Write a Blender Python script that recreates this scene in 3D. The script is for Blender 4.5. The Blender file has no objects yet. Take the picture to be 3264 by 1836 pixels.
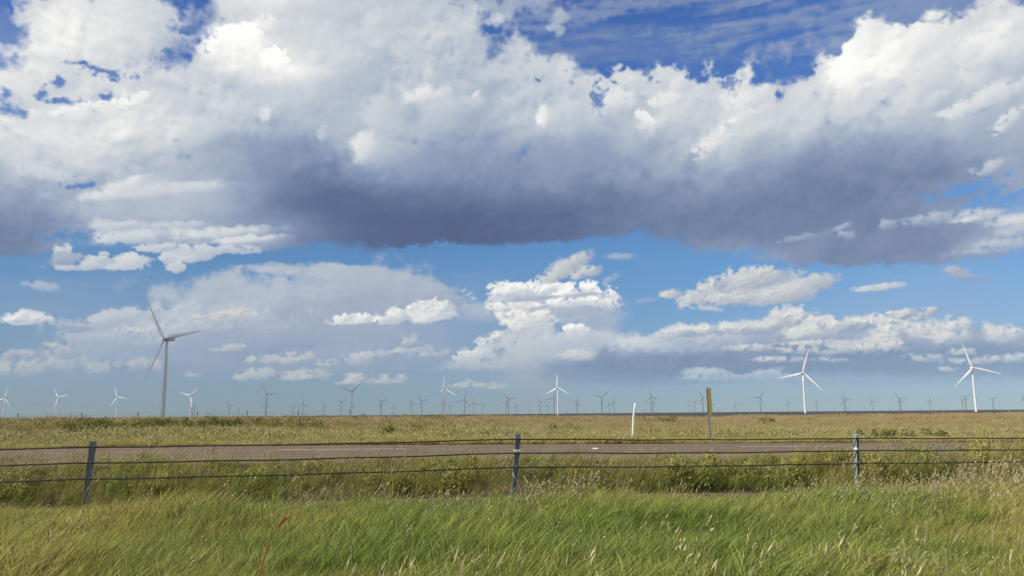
import bpy, bmesh, math, random
import numpy as np
from mathutils import Vector, Matrix

R = math.radians
SC = bpy.context.scene
COL = SC.collection
CAM_Z = 1.40                                   # eye height over the median ditch

# =====================================================================  camera, sky, sun, exposure
cam_d = bpy.data.cameras.new('camera'); cam = bpy.data.objects.new('camera', cam_d); COL.objects.link(cam)
cam_d.sensor_width = 36; cam_d.lens = 36*2513/3264; cam_d.clip_start = .05; cam_d.clip_end = 60000
PITCH, ROLL = R(9.07), R(.50)
cam.matrix_world = Matrix.Translation((0, 0, CAM_Z)) @ Matrix.Rotation(R(90)+PITCH, 4, 'X') @ Matrix.Rotation(-ROLL, 4, 'Z')
SC.camera = cam
SC.view_settings.view_transform = 'Standard'; SC.view_settings.look = 'None'
SC.view_settings.exposure = 0; SC.view_settings.gamma = 1; SC.view_settings.use_curve_mapping = False
SC.render.engine = 'CYCLES'
SC.cycles.use_denoising = True; SC.cycles.denoiser = 'OPENIMAGEDENOISE'
SC.cycles.max_bounces = 6; SC.cycles.diffuse_bounces = 2; SC.cycles.glossy_bounces = 2
SC.cycles.transmission_bounces = 2; SC.cycles.transparent_max_bounces = 8; SC.cycles.volume_bounces = 0
SC.cycles.caustics_reflective = False; SC.cycles.caustics_refractive = False

SUN_AZ, SUN_EL = R(-118), R(36)                # bearing from straight ahead (left and a little behind), height
SKY_STRENGTH = .10
AIR_TINT = [(0.00, (0.520, 0.671, 0.900)), (0.35, (0.520, 0.671, 0.900)), (1.48, (0.494, 0.610, 0.814)), (3.18, (0.555, 0.623, 0.768)), (5.47, (0.640, 0.716, 0.820)), (8.35, (0.658, 0.815, 0.934)), (11.23, (0.669, 0.893, 1.029)), (20.48, (0.707, 0.975, 1.316)), (26.77, (0.703, 0.977, 1.422)), (30.49, (0.553, 0.796, 1.337)), (40.00, (0.553, 0.796, 1.337))]
sun_d = bpy.data.lights.new('sun', 'SUN'); sun = bpy.data.objects.new('sun', sun_d); COL.objects.link(sun)
sun_d.energy = 4.8; sun_d.angle = R(.53); sun_d.color = (1, .91, .76)
sun_to = Vector((math.sin(SUN_AZ)*math.cos(SUN_EL), math.cos(SUN_AZ)*math.cos(SUN_EL), math.sin(SUN_EL)))
sun.rotation_euler = sun_to.to_track_quat('Z', 'Y').to_euler(); sun.location = (0, 0, 300)

# ---- cloud field: puffs set out by compass bearing and elevation (degrees) ----
def smooth(a, b, x):
    t = np.clip((x - a) / (b - a), 0, 1)
    return t * t * (3 - 2 * t)

def spline_matrix(n, cells, phase, wrap=False):
    if wrap: cells = max(3, round(cells))
    x = np.arange(n) * (cells / n) + phase
    i = np.floor(x).astype(int); t = x - i
    w = [(1-t)**3/6, (3*t**3-6*t**2+4)/6, (-3*t**3+3*t**2+3*t+1)/6, t**3/6]
    M = np.zeros((n, int(cells) + 5), np.float32)
    r = np.arange(n)
    for k in range(4):
        M[r, (i + k) % cells if wrap else i + k] += w[k]
    return M

class CloudMap:
    """Clouds over a window of sky: colour and cover, computed from puffs and turbulence."""
    def __init__(self, az0, az1, el0, el1, step, seed, wrap=False):
        self.az0, self.el0, self.step = az0, el0, step
        self.nx = int(round((az1-az0)/step)); self.ny = int(round((el1-el0)/step))
        self.az = (az0 + (np.arange(self.nx)+.5)*step).astype(np.float32)
        self.el = (el0 + (np.arange(self.ny)+.5)*step).astype(np.float32)
        rng = np.random.default_rng(seed)
        self.wrap = wrap
        self.oct = []
        self.wave = []
        lam = 9.0
        while lam > step*1.6:
            f = self.lattice(rng, lam, lam*.8)
            self.oct.append(f / f.std()); self.wave.append(lam); lam *= .5
        n = len(self.oct)
        self.fbm = []; self.bil = []
        for k in range(n):
            a = 1.; s = np.zeros_like(self.oct[0]); b = np.zeros_like(s)
            for j in range(k, n):
                s += a*self.oct[j]; b += a*(.8-np.abs(self.oct[j])); a *= .56
            self.fbm.append(s*.7); self.bil.append(b*.8)
        self.streak = self.lattice(rng, 9, .9) + .6*self.lattice(rng, 4, .4) + .4*self.lattice(rng, 2, .2)+.3*self.lattice(rng,.8,.12)
        self.streak /= self.streak.std()
        self.L = np.zeros((self.ny, self.nx), np.float32) + .75
        self.A = np.zeros_like(self.L); self.T = np.zeros_like(self.L)
    def lattice(self, rng, lx, ly):
        cx = self.nx*self.step/lx; cy = self.ny*self.step/ly
        Mx = spline_matrix(self.nx, cx, rng.random(), self.wrap); My = spline_matrix(self.ny, cy, rng.random())
        return (My @ rng.normal(size=(My.shape[1], Mx.shape[1])).astype(np.float32)) @ Mx.T
    def puff(self, az, el, ra, re, rot=0, top=.9, base=.7, soft=.35, rag=.35, op=1., flat=1., warm=0., relief=.1, kind='b', light=(-.55,.83), mode='add', rel=None):
        # ra, re radii; rot tilt; top / base brightness of the sunlit side and the underside; flat <1 squashes the underside
        R = max(ra, re)*(1.5 + .5*soft + .9*rag)
        i0 = int((az-R-self.az0)/self.step); i1 = int((az+R-self.az0)/self.step)+1
        j0 = int((el-R-self.el0)/self.step); j1 = int((el+R-self.el0)/self.step)+1
        i0, j0 = max(i0, 0), max(j0, 0); i1, j1 = min(i1, self.nx), min(j1, self.ny)
        if i1-i0 < 2 or j1-j0 < 2: return
        X, Y = np.meshgrid(self.az[i0:i1]-az, self.el[j0:j1]-el)
        r = min(ra, re)
        k = 0
        while k < len(self.wave)-2 and self.wave[k] > r*1.3: k += 1
        sl = (slice(j0, j1), slice(i0, i1))
        fb, bl = self.fbm[k][sl], self.bil[k][sl]
        w = self.fbm[max(k-1, 0)][sl]
        c, s = math.cos(math.radians(rot)), math.sin(math.radians(rot))
        u = (X*c + Y*s)/ra + .10*w; v = (-X*s + Y*c)/re - .10*w
        vv = np.where(v < 0, v/flat, v)
        if kind == 's': n = self.streak[sl]
        elif kind == 'f': n = fb
        else: n = .45*bl + .55*fb
        q = 1 + soft*.45 - np.sqrt(u*u + vv*vv) + rag*n*.5
        q = q + (.08 if kind == 'f' else .16)*rag*self.fbm[min(k+2, len(self.fbm)-1)][sl]
        if mode == 'tone': soft = soft*(.6 + 1.6*smooth(.4, -1.1, light[0]*u + light[1]*v))      # crisp on the sunlit rim, melting away below
        a = smooth(0, soft, q)*op
        if mode == 'gap':
            self.A[sl] *= 1-a
            return
        lit = smooth(-1., .9, (light[0]*u + light[1]*v) + .22*fb)
        d = max(1, int(round(r*.10/self.step)))
        f = self.bil[max(k, 0)] if kind != 's' else self.streak
        g = f[sl] - np.roll(np.roll(f, d, 0), -d, 1)[sl]      # brighter where the billow faces the sun
        e = self.fbm[k][sl] - np.roll(np.roll(self.fbm[k], d, 0), -d, 1)[sl]
        L = base + (top-base)*lit + relief*(.2*g + .3*e + .12*bl)*(.35+.65*lit)
        L = np.clip(L, .3, 1.03)
        if rel is not None: L = np.clip(rel[sl] + (L - .5*(top+base)), .3, 1.03)
        if mode == 'add':
            self.A[sl] = 1 - (1-self.A[sl])*(1-a)
            a = a/np.maximum(self.A[sl], 1e-4)
        self.L[sl] += (L - self.L[sl])*a
        self.T[sl] += (warm - self.T[sl])*a
    def billows(self, n, seed, box, contrast=.06):
        # break the big cloud's surface up into overlapping heaps, large ones first
        rng = np.random.default_rng(seed); a0, a1, e0, e1 = box
        size = np.sort(rng.uniform(0, 1, n)**2.2)[::-1]*3.4 + .55
        G = self.L.copy()
        for r in size:
            a, e = rng.uniform(a0, a1), rng.uniform(e0, e1)
            i, j = int((a-self.az0)/self.step), int((e-self.el0)/self.step)
            if not (0 <= i < self.nx and 0 <= j < self.ny) or self.A[j, i] < .5: continue
            l = .75*float(G[j, i])+.25*float(self.L[j, i]); b = min(1, max(0, (l-.5)/.32))
            c = contrast*(.08 + .92*b)*rng.uniform(.5, 1.3)
            tilt = rng.normal(0, 6) + 12*min(1, max(0, (a-2)/12)); asp = 1.25 + 1.5*(1-b)
            self.puff(a, e, r*asp, r*.8, tilt, l+c, l-c*.95, soft=.75+.9*(1-b), rag=.5, op=.8 if b > .3 else .5, flat=1., relief=.035*b, mode='tone', kind='b' if b > .4 else 'f', rel=G)
    def begin(self):
        self.keep = (self.L, self.A, self.T)
        self.L, self.A, self.T = self.L*0+.75, self.A*0, self.T*0
    def thickness(self, pts, sa, se, texture=.05):
        # brightness of one big cloud from how thick it is: sparse samples (bearing, elevation, brightness), stirred by turbulence
        st = .3
        ga = np.arange(self.az0, self.az0+self.nx*self.step+2, st); ge = np.arange(self.el0, self.el0+self.ny*self.step+2, st)
        A, E = np.meshgrid(ga, ge); num = np.zeros_like(A); den = np.zeros_like(A)
        for a, e, l in pts:
            w = np.exp(-.5*(((A-a)/sa)**2 + ((E-e)/se)**2)) + 1e-6/(1+((A-a)**2+(E-e)**2))
            num += w*l; den += w
        G = num/den
        AA, EE = np.meshgrid(self.az, self.el)
        x = (AA + .5*self.fbm[2] + .2*self.fbm[4] - self.az0)/st; y = (EE + .32*np.roll(self.fbm[2], 97, 1) + .14*self.bil[4] - self.el0)/st
        x = np.clip(x, 0, G.shape[1]-1.01); y = np.clip(y, 0, G.shape[0]-1.01)
        i = x.astype(int); j = y.astype(int); fx = x-i; fy = y-j
        L = (G[j, i]*(1-fx)+G[j, i+1]*fx)*(1-fy) + (G[j+1, i]*(1-fx)+G[j+1, i+1]*fx)*fy
        d = max(1, int(.35/self.step)); f = self.bil[3]
        g = f - np.roll(np.roll(f, d, 0), -d, 1)
        lit = smooth(.5, .9, L)
        h = self.fbm[1] - np.roll(np.roll(self.fbm[1], 3*d, 0), -2*d, 1)
        p = self.fbm[3] - np.roll(np.roll(self.fbm[3], d, 0), -d, 1)
        patch = .35 + .65*smooth(-.6, 1., np.roll(self.fbm[1], 211, 1))      # crisp billows here, soft veil there
        return L + texture*((.3+.7*lit)*(.35*h + .45*patch*p + .22*patch*g) + .12*self.fbm[2])
    def end(self, L=None):
        l, a, t = self.keep
        if L is not None: self.L = np.clip(L + .0*self.L, .3, 1.04)
        A = 1-(1-a)*(1-self.A); w = self.A/np.maximum(A, 1e-4)
        self.L = l + (np.clip(self.L, .3, 1.04)-l)*w; self.T = t + (self.T-t)*w
        self.A = A
    def rgba(self):
        x = np.array([.3, .40, .5, .6, .7, .8, .9, 1.0, 1.04])
        pal = np.array([(72,86,116), (88,104,140), (112,129,162), (143,158,185), (172,184,201), (199,206,214), (225,227,228), (252,251,247), (255,255,255)], float)
        out = np.empty((self.ny, self.nx, 4), np.float32)
        warm = np.array([14, 2, -14.])
        for ch in range(3):
            s = np.interp(self.L, x, pal[:, ch]) + warm[ch]*self.T
            s = np.clip(s/255, 0, 1.0)
            out[..., ch] = np.where(s < .04045, s/12.92, ((s+.055)/1.055)**2.4)
        out[..., 3] = self.A*(.35 + .65*smooth(-.5, 6.5, self.el))[:, None]      # low clouds sink into the distance
        return out

# every puff: bearing, elevation, radii, tilt, brightness of lit side and underside, and how it frays
SMALL = '''
6.7 27.38 12.81 3.1 4.8 0.62 0.55 soft=1.6 rag=1.4 op=0.15 kind=s relief=0
16.85 23.62 11.84 3.11 5.2 0.6 0.55 soft=1.6 rag=1.4 op=0.15 kind=s relief=0
25.07 25.15 7.72 3.15 7.3 0.62 0.55 soft=1.6 rag=1.4 op=0.15 kind=s relief=0
29.97 24.61 9.02 2.56 1.2 0.66 0.58 soft=1.7 rag=1.2 op=0.42 kind=s relief=0
20.95 23.08 8.08 1.27 5.6 0.68 0.6 soft=1.7 rag=1.5 op=0.4 kind=f relief=0
10.36 27.9 9.02 1.02 3.2 0.68 0.6 soft=1.7 rag=1.4 op=0.4 kind=s relief=0
-0.68 28.63 3.72 1.54 9.8 0.8 0.7 soft=1.2 rag=0.9 op=0.7 kind=f
3.95 27.64 0.92 0.57 47.9 0.75 0.68 soft=1 rag=0.9 op=0.7 kind=f
-19.72 27.34 4.45 0.98 12.8 0.72 0.62 soft=1.2 rag=0.8 op=0.7 kind=f
-0.07 1.59 42.98 2.13 -0.5 0.64 0.63 soft=1.5 rag=0.1 op=0.22 relief=0 kind=f
-13.96 7.65 9.08 2.66 7.4 0.73 0.64 soft=0.5 rag=0.3 kind=f relief=0.05
-10.36 8.71 6.23 1.71 -9 0.72 0.65 soft=0.5 rag=0.35 kind=s relief=0.06
-12.36 9.94 1.68 0.62 1.6 0.74 0.7 soft=0.9 rag=0.5 kind=s op=0.8
-16.65 7.02 7.5 1.66 9.5 0.73 0.67 soft=0.6 rag=0.3 kind=f relief=0.06
-13.08 5.7 8.54 2.25 0.8 0.66 0.63 soft=0.8 rag=0.25 op=0.9 kind=f relief=0.03
-23.04 6.01 6.66 1.33 7 0.77 0.66 soft=0.5 rag=0.35 relief=0.12
-26.65 6.26 2.33 0.77 7.5 0.79 0.68 soft=0.5 rag=0.4 relief=0.12
-22.49 4.96 6.94 1.06 6.5 0.72 0.64 soft=0.7 rag=0.5 relief=0.25 kind=s
-20.29 6.37 6.15 0.65 6.8 0.8 0.68 soft=0.8 rag=0.7 relief=0.25
-23.75 5.59 3.9 0.42 5.9 0.8 0.68 soft=0.8 rag=0.7 relief=0.25 warm=0.3
-25.83 4.35 5.17 0.83 9.5 0.76 0.68 soft=0.7 rag=0.35 relief=0.1
-19.16 4.23 9.29 1.36 0.9 0.64 0.6 soft=0.9 rag=0.3 op=0.8 relief=0.04
-27.6 3.15 7.71 1.17 1.1 0.66 0.6 soft=0.9 rag=0.3 op=0.75 relief=0.05
-13.84 3.6 7.07 1.06 0.4 0.66 0.62 soft=0.9 rag=0.3 op=0.7 relief=0.04
-8.3 4.04 4.52 0.99 0.1 0.66 0.62 soft=0.9 rag=0.3 op=0.7 relief=0.05
-29.9 4.23 0.87 0.4 5.8 0.83 0.68 soft=1.1 rag=0.9 warm=0.7 op=0.75 flat=0.7 relief=0.25
-29.28 3.24 1.32 0.55 5.2 0.83 0.68 soft=1.1 rag=0.9 warm=0.7 op=0.75 flat=0.7 relief=0.25
-31.21 3.08 1.27 0.54 5.3 0.83 0.68 soft=1.1 rag=0.9 warm=0.7 op=0.75 flat=0.7 relief=0.25
-32.35 2.93 1.03 0.39 5.3 0.83 0.68 soft=1.1 rag=0.9 warm=0.7 op=0.75 flat=0.7 relief=0.25
-32.21 3.78 1.04 0.29 5.8 0.83 0.68 soft=1.1 rag=0.9 warm=0.7 op=0.75 flat=0.7 relief=0.25
-27.49 3.15 0.8 0.41 5.1 0.83 0.68 soft=1.1 rag=0.9 warm=0.7 op=0.75 flat=0.7 relief=0.25
-26.7 3.43 0.6 0.46 5.2 0.83 0.68 soft=1.1 rag=0.9 warm=0.7 op=0.75 flat=0.7 relief=0.25
-25.54 3.37 0.71 0.47 5.1 0.83 0.68 soft=1.1 rag=0.9 warm=0.7 op=0.75 flat=0.7 relief=0.25
-24.23 3.34 0.72 0.37 5 0.83 0.68 soft=1.1 rag=0.9 warm=0.7 op=0.75 flat=0.7 relief=0.25
-22.12 2.71 0.54 0.21 4.6 0.83 0.68 soft=1.1 rag=0.9 warm=0.7 op=0.75 flat=0.7 relief=0.25
-23.71 4.88 0.83 0.26 5.6 0.83 0.68 soft=1.1 rag=0.9 warm=0.7 op=0.75 flat=0.7 relief=0.25
-20.31 6.77 0.77 0.33 5.9 0.83 0.68 soft=1.1 rag=0.9 warm=0.7 op=0.75 flat=0.7 relief=0.25
-19.28 6.94 0.62 0.44 5.9 0.83 0.68 soft=1.1 rag=0.9 warm=0.7 op=0.75 flat=0.7 relief=0.25
-21.82 6.59 0.75 0.21 6.1 0.83 0.68 soft=1.1 rag=0.9 warm=0.7 op=0.75 flat=0.7 relief=0.25
-19.57 4.62 1.03 0.24 5.1 0.83 0.68 soft=1.1 rag=0.9 warm=0.7 op=0.75 flat=0.7 relief=0.25
-16.8 3.85 1.59 0.33 4.6 0.83 0.68 soft=1.1 rag=0.9 warm=0.7 op=0.75 flat=0.7 relief=0.25
-15.6 3.86 0.7 0.39 4.6 0.83 0.68 soft=1.1 rag=0.9 warm=0.7 op=0.75 flat=0.7 relief=0.25
-14.66 4.01 0.65 0.33 4.5 0.83 0.68 soft=1.1 rag=0.9 warm=0.7 op=0.75 flat=0.7 relief=0.25
-18.11 3.83 0.78 0.27 4.7 0.83 0.68 soft=1.1 rag=0.9 warm=0.7 op=0.75 flat=0.7 relief=0.25
-13.16 3.6 0.71 0.28 4.3 0.83 0.68 soft=1.1 rag=0.9 warm=0.7 op=0.75 flat=0.7 relief=0.25
-10.96 3.89 0.83 0.45 4.2 0.83 0.68 soft=1.1 rag=0.9 warm=0.7 op=0.75 flat=0.7 relief=0.25
-9.43 4.32 1.41 0.25 4.2 0.83 0.68 soft=1.1 rag=0.9 warm=0.7 op=0.75 flat=0.7 relief=0.25
-7.46 5.13 0.51 0.46 4.2 0.83 0.68 soft=1.1 rag=0.9 warm=0.7 op=0.75 flat=0.7 relief=0.25
-7.03 4.61 1.42 0.26 4.1 0.83 0.68 soft=1.1 rag=0.9 warm=0.7 op=0.75 flat=0.7 relief=0.25
-5.45 4.33 1.43 0.26 3.9 0.83 0.68 soft=1.1 rag=0.9 warm=0.7 op=0.75 flat=0.7 relief=0.25
-18.06 2.66 1.04 0.43 2.3 0.85 0.7 soft=0.9 rag=0.85 warm=0.8 op=0.85 flat=0.6 relief=0.25
-17.42 2.89 0.79 0.38 2.4 0.85 0.7 soft=0.9 rag=0.85 warm=0.8 op=0.85 flat=0.6 relief=0.25
-14.89 2.68 1.08 0.44 2.2 0.85 0.7 soft=0.9 rag=0.85 warm=0.8 op=0.85 flat=0.6 relief=0.25
-13.81 2.68 0.92 0.44 2.1 0.85 0.7 soft=0.9 rag=0.85 warm=0.8 op=0.85 flat=0.6 relief=0.25
-18.84 2.61 0.52 0.27 2.4 0.85 0.7 soft=0.9 rag=0.85 warm=0.8 op=0.85 flat=0.6 relief=0.25
-10.92 2.41 1.11 0.45 2 0.85 0.7 soft=0.9 rag=0.85 warm=0.8 op=0.85 flat=0.6 relief=0.25
-10.09 2.55 1.12 0.51 1.9 0.85 0.7 soft=0.9 rag=0.85 warm=0.8 op=0.85 flat=0.6 relief=0.25
-8.97 2.43 1.01 0.34 1.9 0.85 0.7 soft=0.9 rag=0.85 warm=0.8 op=0.85 flat=0.6 relief=0.25
-8.13 2.49 0.56 0.4 1.8 0.85 0.7 soft=0.9 rag=0.85 warm=0.8 op=0.85 flat=0.6 relief=0.25
-11.61 2.3 0.83 0.28 2 0.85 0.7 soft=0.9 rag=0.85 warm=0.8 op=0.85 flat=0.6 relief=0.25
-3.44 2.1 0.69 0.34 1.6 0.85 0.7 soft=0.9 rag=0.85 warm=0.8 op=0.85 flat=0.6 relief=0.25
-4.01 2.04 0.63 0.23 1.6 0.85 0.7 soft=0.9 rag=0.85 warm=0.8 op=0.85 flat=0.6 relief=0.25
-2.01 2.03 1.43 0.17 1.6 0.85 0.7 soft=0.9 rag=0.85 warm=0.8 op=0.85 flat=0.6 relief=0.25
-0.87 1.88 0.86 0.14 1.5 0.85 0.7 soft=0.9 rag=0.85 warm=0.8 op=0.85 flat=0.6 relief=0.25
-31.75 6.01 1.31 0.44 5.1 0.93 0.7 soft=0.55 rag=0.5 flat=0.6 relief=0.25
-31.87 6.17 0.59 0.44 5.2 0.93 0.7 soft=0.55 rag=0.5 flat=0.6 relief=0.25
-31.32 6.03 0.64 0.32 5 0.93 0.7 soft=0.55 rag=0.5 flat=0.6 relief=0.25
-30.72 6.04 0.47 0.25 5 0.93 0.7 soft=0.55 rag=0.5 flat=0.6 relief=0.25
-32.37 5.9 0.63 0.22 5.1 0.93 0.7 soft=0.55 rag=0.5 flat=0.6 relief=0.25
-11.44 6.68 1.4 0.45 8.8 0.96 0.74 soft=0.5 rag=0.5 flat=0.6 warm=0.1 relief=0.3
-12 6.79 0.78 0.37 8.9 0.96 0.74 soft=0.5 rag=0.5 flat=0.6 warm=0.1 relief=0.3
-10.74 6.72 0.9 0.4 8.7 0.96 0.74 soft=0.5 rag=0.5 flat=0.6 warm=0.1 relief=0.3
-7.2 7.04 2.58 0.69 8.4 0.96 0.74 soft=0.5 rag=0.5 flat=0.6 warm=0.1 relief=0.3
-8.34 6.95 1.42 0.57 8.5 0.96 0.74 soft=0.5 rag=0.5 flat=0.6 warm=0.1 relief=0.3
-6.63 7.42 1.15 0.69 8.3 0.96 0.74 soft=0.5 rag=0.5 flat=0.6 warm=0.1 relief=0.3
-5.91 7.54 1.15 0.75 8.3 0.96 0.74 soft=0.5 rag=0.5 flat=0.6 warm=0.1 relief=0.3
-4.9 7.63 0.75 0.63 8.1 0.96 0.74 soft=0.5 rag=0.5 flat=0.6 warm=0.1 relief=0.3
-5.76 6.91 1.73 0.52 8.2 0.96 0.74 soft=0.5 rag=0.5 flat=0.6 warm=0.1 relief=0.3
-9.33 6.74 0.62 0.28 8.6 0.96 0.74 soft=0.5 rag=0.5 flat=0.6 warm=0.1 relief=0.3
-31.17 8.2 0.86 0.25 -3.7 0.78 0.7 soft=0.9 rag=0.6 op=0.7
-29.22 5.56 1.11 0.23 2.5 0.6 0.56 soft=0.8 rag=0.4 op=0.7
2.96 7.86 5.52 0.75 -0.9 0.72 0.66 soft=0.7 rag=0.4 kind=s relief=0.05
2.08 7.59 4.07 1.15 -0.8 0.76 0.7 soft=0.6 rag=0.35 kind=f op=0.95
5.55 7.1 2.88 1.44 -13.2 0.72 0.68 soft=0.9 rag=0.35 kind=f op=0.8
-2.58 7.34 1.74 0.63 -0.2 0.72 0.68 soft=1 rag=0.4 kind=s op=0.7
2.39 8.59 4.08 0.81 1.1 0.97 0.74 soft=0.55 rag=0.65 relief=0.4
-0.24 8.77 1.52 0.64 -0.5 0.97 0.74 soft=0.55 rag=0.65 relief=0.4
1.23 8.96 1.75 0.52 2.3 0.97 0.74 soft=0.55 rag=0.65 relief=0.4
3.27 8.93 2.04 0.46 -1 0.97 0.74 soft=0.55 rag=0.65 relief=0.4
5.3 8.77 2.03 0.58 -7.3 0.97 0.74 soft=0.55 rag=0.65 relief=0.4
6.45 8.37 1.44 0.69 -21.4 0.97 0.74 soft=0.55 rag=0.65 relief=0.4
4.42 8.41 1.74 0.52 6.8 0.97 0.74 soft=0.55 rag=0.65 relief=0.4
-0.83 7.76 0.99 0.23 -0.4 0.97 0.74 soft=0.55 rag=0.65 relief=0.4
0.34 7.69 1.75 0.29 1.4 0.97 0.74 soft=0.55 rag=0.65 relief=0.4
4.42 8.04 2.61 0.4 4.9 0.97 0.74 soft=0.55 rag=0.65 relief=0.4
6.15 7.95 1.44 0.4 -11.4 0.97 0.74 soft=0.55 rag=0.65 relief=0.4
1.51 8.26 2.04 0.26 2.3 0.72 0.68 soft=0.7 rag=0.5 kind=s
5.01 8.49 1.74 0.2 2.8 0.74 0.7 soft=0.7 rag=0.5 kind=s
3.24 7.28 3.48 0.4 1.1 0.72 0.68 soft=0.8 rag=0.5 kind=s
0.9 6.16 2.18 1.15 -0.6 0.96 0.78 soft=0.5 rag=0.5 warm=0.25 relief=0.35
1.78 6.87 1.16 0.63 -0.7 0.97 0.8 soft=0.5 rag=0.5 warm=0.2 relief=0.3
0.03 5.88 1.3 0.86 19.5 0.96 0.78 soft=0.5 rag=0.5 warm=0.25 relief=0.35
-1.57 4.89 2.17 0.8 27.6 0.95 0.74 soft=0.45 rag=0.5 warm=0.2 relief=0.4
-2.87 4.23 1.3 0.4 9.7 0.97 0.8 soft=0.4 rag=0.4 warm=0.2 relief=0.2
1.46 4.29 3.75 1.26 -0.6 0.82 0.76 soft=0.9 rag=0.3 warm=0.25 kind=f relief=0.08 op=0.9
-0.57 3.67 4.32 0.46 3.5 0.8 0.74 soft=0.9 rag=0.3 warm=0.4 kind=f relief=0.05 op=0.9
1.3 3 2.16 1.43 -0.6 0.76 0.66 soft=1.3 rag=0.2 warm=0.5 op=0.7 kind=f relief=0
1.57 1.57 2 1.7 -0.5 0.67 0.63 soft=1.4 rag=0.1 warm=0.4 op=0.65 kind=f relief=0
-27.71 4.8 9.56 3.83 1.9 0.7 0.66 soft=1.6 rag=0.3 op=0.28 kind=s relief=0.02
25.99 5.98 9.86 3.38 -3.5 0.7 0.66 soft=1.6 rag=0.3 op=0.22 kind=s relief=0.02
-4.02 5.47 8.65 3.45 -0.1 0.7 0.66 soft=1.6 rag=0.3 op=0.25 kind=s relief=0.02
9.42 3.17 9.24 1.13 -1 0.58 0.52 soft=0.9 rag=0.2 op=0.9 kind=f relief=0.02
7.78 4.76 6.52 1.08 -5.2 0.78 0.7 soft=0.8 rag=0.3 kind=f relief=0.08
4.66 6.08 1.04 0.34 -1 0.98 0.84 soft=0.35 rag=0.4
4.65 5.39 2.01 0.52 -0.9 0.82 0.74 soft=0.7 rag=0.4
5.2 4.15 2 0.4 -0.9 0.86 0.76 soft=0.7 rag=0.4 warm=0.4
19.45 4.16 8.46 1.22 0 0.68 0.55 soft=0.6 rag=0.3 relief=0.08
28.12 3.81 7.4 1.39 -0.6 0.7 0.56 soft=0.6 rag=0.3 relief=0.08
20.93 3.44 15.06 1.07 -1.8 0.56 0.5 soft=1 rag=0.3 op=0.9 kind=f
28.02 2.55 7.38 0.56 -1.9 0.54 0.51 soft=1 rag=0.3 op=0.85 kind=f
14.38 3.07 8.9 0.67 -1.3 0.53 0.5 soft=1 rag=0.3 op=0.9 kind=f
14.48 5.15 6.51 0.95 2.2 0.84 0.64 soft=0.5 rag=0.35 relief=0.15
19.56 5.92 1.8 1.03 7.4 0.86 0.62 soft=0.75 rag=0.6 relief=0.32 warm=0.25
19.33 6.48 1.03 0.65 -2.8 0.86 0.62 soft=0.75 rag=0.6 relief=0.32 warm=0.25
20.1 6.3 0.92 0.76 -2.8 0.86 0.62 soft=0.75 rag=0.6 relief=0.32 warm=0.25
17.98 5.72 1.05 0.49 7.6 0.86 0.62 soft=0.75 rag=0.6 relief=0.32 warm=0.25
12.85 5.62 1.38 0.39 -1.8 0.86 0.62 soft=0.75 rag=0.6 relief=0.32 warm=0.25
14.5 5.71 1.63 0.39 -2 0.86 0.62 soft=0.75 rag=0.6 relief=0.32 warm=0.25
11.46 5.52 1.11 0.34 -1.6 0.86 0.62 soft=0.75 rag=0.6 relief=0.32 warm=0.25
16.12 5.71 1.34 0.39 -2.2 0.86 0.62 soft=0.75 rag=0.6 relief=0.32 warm=0.25
21.6 5.9 1.25 0.48 -2.9 0.86 0.62 soft=0.75 rag=0.6 relief=0.32 warm=0.25
23.07 5.62 1.47 0.53 1.1 0.86 0.62 soft=0.75 rag=0.6 relief=0.32 warm=0.25
24.31 5.82 1.21 0.42 6.8 0.86 0.62 soft=0.75 rag=0.6 relief=0.32 warm=0.25
27.86 6.12 1.14 0.31 16.2 0.86 0.62 soft=0.75 rag=0.6 relief=0.32 warm=0.25
25.99 5.98 1.64 0.42 10.5 0.86 0.62 soft=0.75 rag=0.6 relief=0.32 warm=0.25
20.79 5.14 1.77 0.59 -2.5 0.86 0.62 soft=0.75 rag=0.6 relief=0.32 warm=0.25
26.39 5.05 1.39 0.77 4.9 0.86 0.62 soft=0.75 rag=0.6 relief=0.32 warm=0.25
27.98 4.89 1.35 0.56 -8.2 0.86 0.62 soft=0.75 rag=0.6 relief=0.32 warm=0.25
29.78 5.04 1.53 0.65 -11.4 0.86 0.62 soft=0.75 rag=0.6 relief=0.32 warm=0.25
31.47 4.64 1.68 0.54 -7.4 0.86 0.62 soft=0.75 rag=0.6 relief=0.32 warm=0.25
32.5 4.45 1.44 0.53 -3.4 0.86 0.62 soft=0.75 rag=0.6 relief=0.32 warm=0.25
29.3 4.51 1.32 0.45 -3.1 0.86 0.62 soft=0.75 rag=0.6 relief=0.32 warm=0.25
22.98 4.29 0.88 0.48 5.6 0.88 0.68 soft=1 rag=0.8 warm=0.6 relief=0.3 op=0.8
22.1 4.06 0.99 0.32 -2.2 0.88 0.68 soft=1 rag=0.8 warm=0.6 relief=0.3 op=0.8
20.75 4.52 1.52 0.24 -2.2 0.88 0.68 soft=1 rag=0.8 warm=0.6 relief=0.3 op=0.8
25.04 4.34 1.19 0.47 3.4 0.88 0.68 soft=1 rag=0.8 warm=0.6 relief=0.3 op=0.8
25.85 4.12 0.93 0.36 -2.5 0.88 0.68 soft=1 rag=0.8 warm=0.6 relief=0.3 op=0.8
24.18 4.11 0.72 0.21 -2.4 0.88 0.68 soft=1 rag=0.8 warm=0.6 relief=0.3 op=0.8
19.83 4.15 1.02 0.24 -2 0.88 0.68 soft=1 rag=0.8 warm=0.6 relief=0.3 op=0.8
17.12 4.38 1.58 0.25 -1.9 0.88 0.68 soft=1 rag=0.8 warm=0.6 relief=0.3 op=0.8
27.63 3.33 0.9 0.23 -2.3 0.88 0.68 soft=1 rag=0.8 warm=0.6 relief=0.3 op=0.8
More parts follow.
